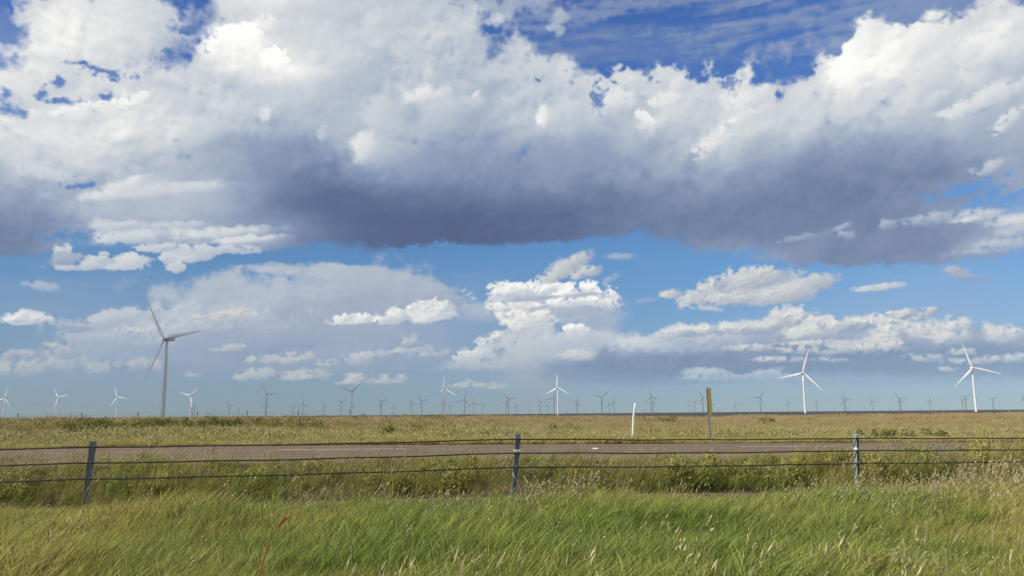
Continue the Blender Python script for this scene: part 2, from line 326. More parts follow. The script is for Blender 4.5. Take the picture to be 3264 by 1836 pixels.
30.9 3.07 1.69 0.22 0.6 0.88 0.68 soft=1 rag=0.8 warm=0.6 relief=0.3 op=0.8
32.58 3.12 1.02 0.24 -2.6 0.88 0.68 soft=1 rag=0.8 warm=0.6 relief=0.3 op=0.8
18.64 3.51 1.55 0.19 -1.7 0.88 0.68 soft=1 rag=0.8 warm=0.6 relief=0.3 op=0.8
22.18 3.4 0.99 0.16 -1.9 0.88 0.68 soft=1 rag=0.8 warm=0.6 relief=0.3 op=0.8
29.66 3.62 0.65 0.2 -2.6 0.88 0.68 soft=1 rag=0.8 warm=0.6 relief=0.3 op=0.8
28.69 2.53 0.66 0.15 -2 0.88 0.68 soft=1 rag=0.8 warm=0.6 relief=0.3 op=0.8
13.81 2.67 1.35 0.44 -1.2 0.85 0.7 soft=0.7 rag=0.6 op=0.8 relief=0.2
14.37 2.88 0.75 0.28 -1.3 0.85 0.7 soft=0.7 rag=0.6 op=0.8 relief=0.2
15.95 2.35 1.59 0.22 -1.2 0.85 0.7 soft=0.7 rag=0.6 op=0.8 relief=0.2
17.79 2.44 1.3 0.44 6.7 0.85 0.7 soft=0.7 rag=0.6 op=0.8 relief=0.2
13.26 2.35 1.09 0.19 -1.1 0.85 0.7 soft=0.7 rag=0.6 op=0.8 relief=0.2
19.08 2.28 1.02 0.27 -1.3 0.85 0.7 soft=0.7 rag=0.6 op=0.8 relief=0.2
22.09 2.07 10.33 0.37 -1.4 0.62 0.6 soft=1 rag=0.2 op=0.6 kind=f
16.8 8.39 4.02 0.94 5 0.82 0.66 soft=0.65 rag=0.5 relief=0.2 warm=0.25
14.64 8.64 2.19 0.84 17.3 0.82 0.66 soft=0.65 rag=0.5 relief=0.2 warm=0.25
18.15 8.6 2.38 0.88 4.7 0.82 0.66 soft=0.65 rag=0.5 relief=0.2 warm=0.25
20.76 8.57 1.79 0.54 8.3 0.82 0.66 soft=0.65 rag=0.5 relief=0.2 warm=0.25
13.52 8.13 1.38 0.56 17.5 0.82 0.66 soft=0.65 rag=0.5 relief=0.2 warm=0.25
17.12 9.21 2.94 0.72 2.7 0.82 0.66 soft=0.65 rag=0.5 relief=0.2 warm=0.25
18.9 7.87 2.09 0.55 2.8 0.82 0.66 soft=0.65 rag=0.5 relief=0.2 warm=0.25
11.44 8.3 0.73 0.34 7.8 0.82 0.66 soft=0.65 rag=0.5 relief=0.2 warm=0.25
15.69 7.84 1.89 0.39 -2.7 0.82 0.66 soft=0.65 rag=0.5 relief=0.2 warm=0.25
25.2 8.07 1.53 0.24 1.7 0.84 0.74 soft=0.7 rag=0.4
29.88 8.71 0.75 0.3 -15.5 0.74 0.64 soft=0.8 rag=0.5
30.5 8.27 1.31 0.2 -10.4 0.68 0.6 soft=0.9 rag=0.5 op=0.8
13.76 7.28 1.37 0.14 -8.3 0.8 0.75 soft=0.8 rag=0.6 op=0.8
4.03 10.53 1.81 0.58 26.8 0.8 0.68 soft=0.75 rag=0.5 warm=0.3
3.44 10.02 1.17 0.46 22.9 0.8 0.68 soft=0.75 rag=0.5 warm=0.3
4.77 11 0.99 0.35 18.6 0.8 0.68 soft=0.75 rag=0.5 warm=0.3
5.57 10.12 0.99 0.4 8.5 0.8 0.68 soft=0.75 rag=0.5 warm=0.3
4.89 9.84 0.58 0.23 18.7 0.8 0.68 soft=0.75 rag=0.5 warm=0.3
7.06 9.5 0.87 0.23 28.3 0.72 0.66 soft=1 rag=0.6 op=0.6
7.98 11.19 0.98 0.23 -2 0.74 0.68 soft=1 rag=0.5 op=0.6
9.73 7.99 0.85 0.17 6.1 0.7 0.66 soft=1 rag=0.5 op=0.5
'''
DECK = '''
-39.48 19.17 6.21 5.02 13.7 0.9 0.7 soft=0.45 rag=0.45
-41.76 13.57 7.16 3.24 10.9 0.9 0.7 soft=0.45 rag=0.45
-47.82 14.93 5.96 4.67 14.7 0.9 0.7 soft=0.45 rag=0.45
-39.35 10.4 4.66 1.35 7.6 0.9 0.7 soft=0.45 rag=0.45
39.58 16.3 6.99 6.4 -3.2 0.9 0.7 soft=0.45 rag=0.45
45.63 17.27 6.53 5.21 -6.8 0.9 0.7 soft=0.45 rag=0.45
39.92 11.26 5.3 1.34 -9.7 0.9 0.7 soft=0.45 rag=0.45
46.4 11.51 5.51 2.41 -12.3 0.9 0.7 soft=0.45 rag=0.45
-29.82 32.79 10.43 3.6 14.2 0.9 0.7 soft=0.45 rag=0.45
-8.81 35.21 11.83 3.45 3.7 0.9 0.7 soft=0.45 rag=0.45
-44.4 25.09 6.53 3.88 20 0.9 0.7 soft=0.45 rag=0.45
33.99 29.7 7.48 2.74 -16.7 0.9 0.7 soft=0.45 rag=0.45
-31.3 22.64 4.37 3.75 11.6 0.9 0.7 soft=0.5 rag=0.5
-33.42 23.82 1.33 1.36 13.2 0.9 0.7 soft=0.5 rag=0.5
-27.2 25.13 4.24 2.62 10.7 0.9 0.7 soft=0.5 rag=0.5
-33.27 19.62 2.18 2.58 11.2 0.9 0.7 soft=0.5 rag=0.5
-25.42 20.99 6.55 2.63 8.5 0.9 0.7 soft=0.5 rag=0.5
-29.97 20.48 3.96 2.17 10.2 0.9 0.7 soft=0.5 rag=0.5
-32.8 16.58 4.11 3.12 9.4 0.9 0.7 soft=0.5 rag=0.5
-27.4 17.66 7.94 3.27 8 0.9 0.7 soft=0.5 rag=0.5
-19.32 19.42 5.42 2.91 5.8 0.9 0.7 soft=0.5 rag=0.5
-18.9 22.09 3.3 2.34 6.3 0.9 0.7 soft=0.5 rag=0.5
-16.78 24.4 5.67 5.67 6 0.9 0.7 soft=0.42 rag=0.48
-11.63 26.42 6.24 4.38 4.2 0.9 0.7 soft=0.42 rag=0.48
-5.3 25.7 4.57 3.17 1.6 0.9 0.7 soft=0.42 rag=0.48
-8.37 28.43 3.04 2.03 3.1 0.9 0.7 soft=0.42 rag=0.48
-2.85 24.42 3.36 2.68 0.6 0.9 0.7 soft=0.42 rag=0.48
-11.47 20.04 12.22 6.82 3.2 0.9 0.7 soft=0.42 rag=0.48
-1.35 20.33 6.64 6.39 -0.1 0.9 0.7 soft=0.42 rag=0.48
0.19 23.07 2.44 1.9 -0.6 0.9 0.7 soft=0.42 rag=0.48
3.47 19.7 7.21 5.29 -1.6 0.9 0.7 soft=0.42 rag=0.48
3.25 23.69 1.83 1.48 -1.7 0.9 0.7 soft=0.42 rag=0.48
2.04 24.39 1.53 1.07 -1.3 0.9 0.7 soft=0.42 rag=0.48
9.43 19.72 6.76 4.13 -3.5 0.9 0.7 soft=0.42 rag=0.48
6.55 22.61 1.8 1.08 -2.8 0.9 0.7 soft=0.42 rag=0.48
8.97 23.15 1.79 1.07 -3.8 0.9 0.7 soft=0.42 rag=0.48
12.19 22.51 2.33 1.6 -4.9 0.9 0.7 soft=0.42 rag=0.48
15.35 22.21 2.56 1.58 -6 0.9 0.7 soft=0.42 rag=0.48
18.02 20.06 5.5 3.18 3.5 0.9 0.7 soft=0.42 rag=0.48
20.82 21.29 3.48 2.32 7.2 0.9 0.7 soft=0.42 rag=0.48
23 22 2.09 1.52 1.1 0.9 0.7 soft=0.42 rag=0.48
25.84 22.28 2.01 2.72 -10.2 0.9 0.7 soft=0.42 rag=0.48
27.15 23.03 1.73 1.7 -11 0.9 0.7 soft=0.42 rag=0.48
29.62 21.07 4.7 3.13 -1.3 0.9 0.7 soft=0.42 rag=0.48
29.34 23.07 1.67 0.95 -12 0.9 0.7 soft=0.42 rag=0.48
32.7 22.09 2.9 2.55 16.8 0.9 0.7 soft=0.42 rag=0.48
34.53 22.81 2.37 2.71 -14.4 0.9 0.7 soft=0.42 rag=0.48
34.79 17.35 4.99 6.07 -11.8 0.9 0.7 soft=0.42 rag=0.48
26.25 22.7 2.38 2.33 -10.5 0.9 0.7 soft=0.16 rag=0.22
25.17 21.77 1.77 1.74 -9.7 0.9 0.7 soft=0.16 rag=0.22
27.91 23.25 2.44 1.44 -11.4 0.9 0.7 soft=0.16 rag=0.22
29.95 21.98 3.28 1.91 -11.8 0.9 0.7 soft=0.16 rag=0.22
32.72 22.32 2.9 2.08 6.7 0.9 0.7 soft=0.16 rag=0.22
30.95 22.72 2.08 0.94 -12.6 0.9 0.7 soft=0.16 rag=0.22
-22.79 19.81 4.16 2.58 7.1 0.9 0.7 soft=0.5 rag=0.3
-17.09 18.55 5.53 2.69 4.8 0.9 0.7 soft=0.5 rag=0.3
17.83 16.85 17.44 4.05 0.4 0.9 0.7 soft=0.3 rag=0.25 kind=f
26.75 15.52 10.1 3.83 0 0.9 0.7 soft=0.3 rag=0.25 kind=f
6.36 16.01 18.87 3.39 -2.2 0.9 0.7 soft=0.3 rag=0.35 kind=f
20.32 13.9 14.68 2.96 -7.5 0.9 0.7 soft=0.3 rag=0.25 kind=f
18.91 12.52 10.08 1.8 -8.7 0.9 0.7 soft=0.8 rag=0.45 kind=f
25.2 11.28 7.27 1.57 -5.7 0.9 0.7 soft=0.7 rag=0.5 kind=f
25.86 10.38 7.65 0.78 -5.5 0.9 0.7 soft=0.7 rag=0.6
31.46 11.59 3.25 1.23 0.6 0.9 0.7 soft=0.4 rag=0.45
21.14 10.44 3.33 0.54 -4.5 0.9 0.7 soft=0.6 rag=0.4
-4.05 16.43 16.65 3.85 0.6 0.9 0.7 soft=0.28 rag=0.25 kind=f
-9.59 13.71 8.08 1.36 1.7 0.9 0.7 soft=0.4 rag=0.2 kind=f
-2.57 13.53 7.69 1.15 0.1 0.9 0.7 soft=0.4 rag=0.25 kind=f
-7.26 12.63 2.91 0.63 1 0.9 0.7 soft=0.6 rag=0.5 kind=f
-3.16 12.67 2.36 0.4 0.2 0.9 0.7 soft=0.7 rag=0.5 kind=f
-11.29 12.8 2.28 0.4 2 0.9 0.7 soft=0.7 rag=0.5 kind=f
1.28 12.94 3.55 0.46 -0.8 0.9 0.7 soft=0.7 rag=0.5 kind=f
3.36 13.76 7.09 1.2 -1.3 0.9 0.7 soft=0.5 rag=0.25 kind=f
-22.28 15.4 9.79 2.91 5.4 0.9 0.7 soft=0.3 rag=0.25 kind=f
-31.86 13.04 4.12 2.7 7.2 0.9 0.7 soft=0.3 rag=0.25 kind=f
-32.56 10.99 2.54 1.08 6.2 0.9 0.7 soft=0.35 rag=0.25 kind=f
-18.53 13.82 8.04 2.18 3.9 0.9 0.7 soft=0.4 rag=0.25 kind=f
-20.04 12.09 4.45 0.98 5.7 0.9 0.7 soft=0.5 rag=0.4
-26.31 11.99 2.63 1.04 5.2 0.9 0.7 soft=0.5 rag=0.4
-24.11 24.4 1.3 0.74 39 0.9 0.7 soft=1.5 rag=1.1 kind=f mode=gap op=0.9
-22.89 25.88 0.75 1.13 -21.1 0.9 0.7 soft=1.5 rag=1.1 kind=f mode=gap op=0.9
-28.31 21.96 1.21 0.27 -4 0.9 0.7 soft=1.5 rag=1.1 kind=f mode=gap op=0.9
-30.34 22.16 0.61 0.14 11 0.9 0.7 soft=1.5 rag=1.1 kind=f mode=gap op=0.9
-31.24 20.83 0.32 0.29 10.8 0.9 0.7 soft=1.5 rag=1.1 kind=f mode=gap op=0.9
-32.02 19.96 0.4 0.33 10.8 0.9 0.7 soft=1.5 rag=1.1 kind=f mode=gap op=0.9
-30.83 19.7 0.78 0.22 10.2 0.9 0.7 soft=1.5 rag=1.1 kind=f mode=gap op=0.9
-28.44 20.5 0.43 0.22 9.5 0.9 0.7 soft=1.5 rag=1.1 kind=f mode=gap op=0.9
-33.9 18.97 0.77 0.66 -18.9 0.9 0.7 soft=1.5 rag=1.1 kind=f mode=gap op=0.9
-34.61 23.76 1 1.57 13.7 0.9 0.7 soft=1.5 rag=1.1 kind=f mode=gap op=0.9
-29.42 14.7 0.92 0.2 13.3 0.9 0.7 soft=1.5 rag=1.1 kind=f mode=gap op=0.9
-29.97 11.36 1.34 0.35 9.8 0.9 0.7 soft=1.5 rag=1.1 kind=f mode=gap op=0.9
-26.96 10.98 1.18 0.23 4.9 0.9 0.7 soft=1.5 rag=1.1 kind=f mode=gap op=0.9
6.69 22.28 0.36 0.82 -2.9 0.9 0.7 soft=1.5 rag=1.1 kind=f mode=gap op=0.9
16.37 22.76 0.56 0.42 -6.5 0.9 0.7 soft=1.5 rag=1.1 kind=f mode=gap op=0.9
30.77 13.68 2 0.4 7.6 0.9 0.7 soft=1.5 rag=1.1 kind=f mode=gap op=0.9
33.08 12.84 1.9 0.73 1.4 0.9 0.7 soft=1.5 rag=1.1 kind=f mode=gap op=0.9
'''
GUIDE = '''-32.6 24.7 0.875  -29.2 25.5 0.845  -25.5 26.2 0.805  -18.9 27.2 0.845  -16.6 27.5 0.97  -13.2 27.8 0.795  -8.7 28.2 0.775  -33 23.7 0.885
-29.6 24.4 0.875  -25.9 25.1 0.845  -23.7 25.5 0.745  -19.7 26.1 0.875  -17.4 26.4 0.875  -14.6 26.7 0.785  -11.6 26.9 0.805  -7.1 27.2 0.745
-3.2 27.3 0.745  27.5 24.4 0.875  32.8 23.2 0.875  34.7 22.8 0.875  -33.7 22.4 0.95  -31.3 22.9 0.95  -27.8 23.6 0.875  -24.1 24.2 0.765
-21.2 24.6 1.03  -19.6 24.8 1.04  -17.7 25.1 1  -15.1 25.3 0.765  -11.6 25.6 0.745  -7.1 25.9 0.745  -3.2 26 0.745  -0.7 26 0.765
24.9 23.7 1  26.9 23.3 0.96  29.8 22.7 0.865  33.1 22 0.855  -33.2 21.3 0.875  -30.1 21.9 0.815  -26.5 22.6 0.785  -22.7 23.2 0.815
-19.5 23.6 0.845  -17.3 23.8 1.04  -14.5 24.1 0.785  -10.1 24.4 0.765  -5.6 24.6 0.725  -1 24.7 0.725  2 24.7 0.815  5.1 24.6 0.765
9.6 24.3 0.825  14 23.9 0.845  18.2 23.4 0.845  22.3 22.9 0.865  24.6 22.5 1.04  26.1 22.2 0.96  28.5 21.8 0.865  31.3 21.2 0.805
34.1 20.6 0.765  -33.3 19.6 0.875  -30.4 20.2 0.795  -27.6 20.6 0.805  -23.9 21.2 0.805  -20 21.7 0.785  -16.7 22.1 0.795  -13 22.4 0.745
-9.5 22.6 0.705  -6.2 22.7 0.805  -2.5 22.8 0.705  1.4 22.8 0.745  4.1 22.7 0.765  8 22.5 0.815  12.5 22.2 0.835  15.9 21.9 0.845
19.5 21.5 0.855  22.9 21 0.865  27.2 20.3 0.865  29.5 19.9 0.815  31.8 19.4 0.715  33.9 19 0.745  -32.9 18.2 0.845  -29.8 18.8 0.875
-26.3 19.3 0.95  -23 19.8 0.795  -19.9 20.1 0.745  -16.6 20.5 0.725  -12.9 20.8 0.705  -10.3 20.9 0.685  -8.5 21 0.745  -6.8 21.1 0.725
-2.6 21.2 0.665  1.4 21.1 0.725  3.5 21.1 0.825  6.5 21 0.705  10.1 20.8 0.845  12.4 20.6 0.785  16.6 20.2 0.845  20.2 19.8 0.835
23.3 19.4 0.815  26.3 18.9 0.755  29.4 18.4 0.685  31.6 18 0.635  34 17.5 0.675  -32.8 16.6 0.795  -29.7 17.1 0.785  -26.2 17.6 0.765
-22.9 18 0.685  -19.8 18.3 0.645  -17.1 18.6 0.645  -13.5 18.8 0.645  -10.3 19 0.845  -8.5 19.1 0.685  -6.1 19.2 0.625  -2.6 19.2 0.64
2 19.2 0.645  6.4 19 0.625  10.9 18.8 0.685  15.1 18.5 0.755  19.3 18 0.735  23.2 17.6 0.625  26.9 17 0.6  30.4 16.5 0.6
33.6 15.9 0.64  -19.8 17.4 0.64  -16.5 17.7 0.56  -12.9 17.9 0.6  -10.3 18 0.745  -6.1 18.2 0.6  -2.6 18.2 0.59  1.9 18.2 0.62
6.4 18.1 0.61  10.8 17.8 0.625  15.1 17.5 0.685  19.2 17.1 0.625  23.1 16.7 0.56  26.8 16.2 0.54  30.3 15.6 0.56  -32.9 14.9 0.665
-31.1 15.1 0.745  -28.9 15.4 0.725  -26.1 15.8 0.695  -23.1 16.1 0.685  -19.7 16.4 0.6  -16.5 16.7 0.48  -12.8 16.9 0.5  -9.9 17.1 0.58
-6.1 17.2 0.55  -2.6 17.2 0.55  1.9 17.2 0.58  6.4 17.1 0.58  10.8 16.9 0.62  14.5 16.6 0.615  17.8 16.3 0.6  21.8 15.9 0.52
25.5 15.4 0.51  29.1 14.9 0.54  31.9 14.5 0.625  -33.2 13.6 0.56  -31.3 13.9 0.625  -28.8 14.2 0.785  -26.5 14.4 0.765  -23.5 14.8 0.785
-20.7 15 0.745  -18.6 15.2 0.56  -16.1 15.4 0.42  -12.8 15.5 0.42  -8.5 15.7 0.44  -4 15.8 0.45  0.4 15.8 0.48  4.9 15.7 0.5
9.3 15.5 0.52  13.6 15.3 0.54  17.7 15 0.49  21.7 14.6 0.48  25.4 14.1 0.49  29 13.7 0.53  -33.1 12.4 0.51  -30.5 12.7 0.54
-27.1 13.1 0.685  -24.2 13.4 0.625  -20.6 13.7 0.56  -18.5 13.8 0.48  -15.3 14 0.39  -11.3 14.2 0.38  -7 14.3 0.38  -2.6 14.4 0.39
1.9 14.4 0.41  6.3 14.2 0.44  10.7 14.1 0.48  14.9 13.8 0.49  19 13.5 0.49  22.9 13.1 0.49  26.5 12.7 0.52  30 12.3 0.58
32.1 12 0.685  -33 11.3 0.53  -30.4 11.6 0.58  -27 11.9 0.705  -24.1 12.2 0.665  -21.1 12.4 0.795  -18.2 12.6 0.805  -16.3 12.7 0.6
-14.1 12.8 0.48  -9.9 13 0.4  -5.5 13.1 0.39  -1.1 13.1 0.41  3.3 13 0.42  7.7 12.9 0.48  12 12.7 0.49  16.2 12.5 0.49
20.2 12.1 0.52  24 11.8 0.54  27.6 11.4 0.53  31 11 0.58  33.1 10.8 0.715  -32.3 10 0.5  -26.9 10.5 0.745  -24 10.7 0.725
-20.5 11 0.705  -18.1 11.1 0.64  -15.2 11.2 0.44  -11.3 11.4 0.4  -7 11.5 0.39  -2.6 11.5 0.4  1.8 11.5 0.42  5.7 11.4 0.44
9.1 11.3 0.49  13.4 11.1 0.53  17.5 10.8 0.64  21.4 10.6 0.54  25.1 10.2 0.53  29.8 9.8 0.55  33 9.4 0.64'''
PUFFS = '''
-20.15 25.15 2.19 1 -0.5 1.04 0.99 soft=0.7 rag=0.6 relief=0.08 mode=tone
-17.62 24.31 1.24 0.77 -23.7 1.04 1 soft=0.7 rag=0.6 relief=0.08 mode=tone
-21.61 24.57 1.24 0.65 8 1.03 0.96 soft=0.7 rag=0.6 relief=0.08 mode=tone
-27.56 19.95 2.18 0.5 17 0.97 0.86 soft=0.8 rag=0.55 relief=0.12 mode=tone
-26.38 20.59 1.09 0.3 28.7 0.97 0.88 soft=0.8 rag=0.55 relief=0.12 mode=tone
-29.87 19.15 1.39 0.44 9.5 0.95 0.86 soft=0.8 rag=0.55 relief=0.12 mode=tone
-28.64 19.93 0.71 0.34 9.4 0.97 0.87 soft=0.8 rag=0.55 relief=0.12 mode=tone
-32.93 18.25 1.31 0.48 20.3 0.93 0.85 soft=0.8 rag=0.55 relief=0.12 mode=tone
-10.57 18.85 1.05 0.99 22.8 0.92 0.76 soft=1.5 rag=0.5 relief=0.08 flat=0.9 mode=tone op=0.85
-9.58 20.96 1 1.36 12.7 0.82 0.74 soft=1.5 rag=0.5 relief=0.08 flat=0.9 mode=tone op=0.85
-6.03 22.65 1.51 0.6 1.7 0.94 0.82 soft=1.5 rag=0.5 relief=0.08 flat=0.9 mode=tone op=0.85
-18 20.48 0.33 0.48 5.6 0.92 0.8 soft=1.5 rag=0.5 relief=0.08 flat=0.9 mode=tone op=0.85
-6.19 24.02 0.42 0.54 1.8 0.84 0.74 soft=1.5 rag=0.5 relief=0.08 flat=0.9 mode=tone op=0.85
-2.55 22.66 0.49 0.27 40.4 0.96 0.85 soft=1.5 rag=0.5 relief=0.08 flat=0.9 mode=tone op=0.85
-3.46 22.11 1.51 0.55 0.7 0.8 0.73 soft=1.5 rag=0.5 relief=0.08 flat=0.9 mode=tone op=0.85
-13.76 19.76 0.57 0.43 33.9 0.78 0.7 soft=1.5 rag=0.5 relief=0.08 flat=0.9 mode=tone op=0.85
24.69 22.11 1.28 1 -9.6 1.04 0.98 soft=1 rag=0.5 relief=0.1 mode=tone op=0.9
26.62 22.64 0.99 0.73 19.4 1.02 0.94 soft=1 rag=0.5 relief=0.1 mode=tone op=0.9
10.06 20.77 0.88 0.49 -43.9 0.97 0.86 soft=1 rag=0.5 relief=0.1 mode=tone op=0.9
2.66 21.39 0.67 0.55 58.6 0.96 0.86 soft=1 rag=0.5 relief=0.1 mode=tone op=0.9
32.61 19 2.42 0.66 12.3 0.9 0.78 soft=1 rag=0.5 relief=0.1 mode=tone op=0.9
33.76 17.57 1.06 0.42 28.5 0.88 0.74 soft=1 rag=0.5 relief=0.1 mode=tone op=0.9
32.2 14.82 0.95 0.44 6.6 0.8 0.68 soft=1 rag=0.5 relief=0.1 mode=tone op=0.9
16.6 19.41 3.06 0.7 26.1 0.92 0.8 soft=1 rag=0.5 relief=0.1 mode=tone op=0.9
18.12 21.63 1.66 0.63 13.1 0.93 0.84 soft=1 rag=0.5 relief=0.1 mode=tone op=0.9
11.87 21.86 1.17 0.54 -4.7 0.93 0.84 soft=1 rag=0.5 relief=0.1 mode=tone op=0.9
8.34 22.25 1.19 0.65 -3.4 0.92 0.82 soft=1 rag=0.5 relief=0.1 mode=tone op=0.9
-23.53 14.96 4.55 0.47 8.7 0.87 0.76 soft=1.5 rag=0.3 relief=0.03 kind=f mode=tone op=0.8
-26.73 14.88 1.68 0.46 20.6 0.91 0.78 soft=1.5 rag=0.3 relief=0.03 kind=f mode=tone op=0.8
-26.04 15.4 0.63 0.31 36.6 0.9 0.8 soft=1.5 rag=0.3 relief=0.03 kind=f mode=tone op=0.8
-30.91 14.98 1.79 0.39 -6.1 0.84 0.74 soft=1.5 rag=0.3 relief=0.03 kind=f mode=tone op=0.8
-26.52 11.51 1.91 0.47 5 0.87 0.74 soft=1.5 rag=0.3 relief=0.03 kind=f mode=tone op=0.8
-20.06 12.41 2.88 0.38 6.8 0.9 0.76 soft=1.5 rag=0.3 relief=0.03 kind=f mode=tone op=0.8
-18.45 12.08 2.13 0.27 6.4 0.91 0.8 soft=1.5 rag=0.3 relief=0.03 kind=f mode=tone op=0.8
-22.9 12.74 1.52 0.27 4.6 0.82 0.72 soft=1.5 rag=0.3 relief=0.03 kind=f mode=tone op=0.8
-27.04 12.31 1.42 0.36 5.5 0.85 0.73 soft=1.5 rag=0.3 relief=0.03 kind=f mode=tone op=0.8
-26.41 9.9 1.52 0.47 8.2 0.86 0.74 soft=0.45 rag=0.55 relief=0.12 op=0.95 flat=0.8
-28.05 9.91 1.38 0.41 12.6 0.84 0.72 soft=0.45 rag=0.55 relief=0.12 op=0.95 flat=0.8
-25.84 10.21 1.05 0.47 4.3 0.86 0.74 soft=0.45 rag=0.55 relief=0.12 op=0.95 flat=0.8
-29.39 9.49 1.35 0.25 4.7 0.8 0.7 soft=0.45 rag=0.55 relief=0.12 op=0.95 flat=0.8
-23.3 10.79 1.25 0.64 14 0.84 0.72 soft=0.45 rag=0.55 relief=0.12 op=0.95 flat=0.8
-23.38 9.93 0.6 0.4 3.6 0.82 0.72 soft=0.45 rag=0.55 relief=0.12 op=0.95 flat=0.8
-22.29 10.72 1.11 0.48 13.7 0.82 0.72 soft=0.45 rag=0.55 relief=0.12 op=0.95 flat=0.8
-30.13 10.44 0.53 0.4 5.3 0.86 0.76 soft=0.45 rag=0.55 relief=0.12 op=0.95 flat=0.8
-21.04 11.21 2.84 0.38 3.7 0.82 0.72 soft=0.45 rag=0.55 relief=0.12 op=0.95 flat=0.8
-29.86 9.88 1.11 0.45 5 0.68 0.62 soft=0.45 rag=0.55 relief=0.12 op=0.95 flat=0.8
-24.17 10.36 0.3 0.21 4 0.8 0.7 soft=0.45 rag=0.55 relief=0.12 op=0.95 flat=0.8
-24.56 11.09 1.47 0.32 4.4 0.82 0.72 soft=0.45 rag=0.55 relief=0.12 op=0.95 flat=0.8
-27.74 10.45 0.37 0.15 4.8 0.8 0.7 soft=0.45 rag=0.55 relief=0.12 op=0.95 flat=0.8
31.28 12.03 1.31 0.35 -1.6 0.88 0.74 soft=1.2 rag=0.6 relief=0.12 op=0.8
33.35 11.28 1.25 0.53 2.2 0.9 0.76 soft=1.2 rag=0.6 relief=0.12 op=0.8
23.29 12.21 0.55 0.19 18.4 0.72 0.62 soft=1.2 rag=0.6 relief=0.12 op=0.8
20.71 11.78 1.55 0.22 5.1 0.66 0.6 soft=1.2 rag=0.6 relief=0.12 op=0.8
28.83 12.17 1.6 0.35 -1 0.76 0.64 soft=1.2 rag=0.6 relief=0.12 op=0.8
23.5 11.66 0.55 0.32 -5.5 0.72 0.62 soft=1.2 rag=0.6 relief=0.12 op=0.8
32.82 10.13 1.46 0.29 -3 0.78 0.68 soft=1.2 rag=0.6 relief=0.12 op=0.8
25.99 12.12 0.48 0.31 -6.3 0.74 0.62 soft=1.2 rag=0.6 relief=0.12 op=0.8
31.51 9.79 1.29 0.17 -2.5 0.74 0.65 soft=1.2 rag=0.6 relief=0.12 op=0.8
30.83 11.87 0.66 0.15 2.6 0.9 0.8 soft=1.2 rag=0.6 relief=0.12 op=0.8
'''
def read_puffs(t):
    for line in t.strip().splitlines():
        p = line.split()
        k = dict(zip(('az', 'el', 'ra', 're', 'rot', 'top', 'base'), map(float, p[:7])))
        for q in p[7:]:
            a, b = q.split('=')
            k[a] = b if a in ('kind', 'mode') else float(b)
        yield k

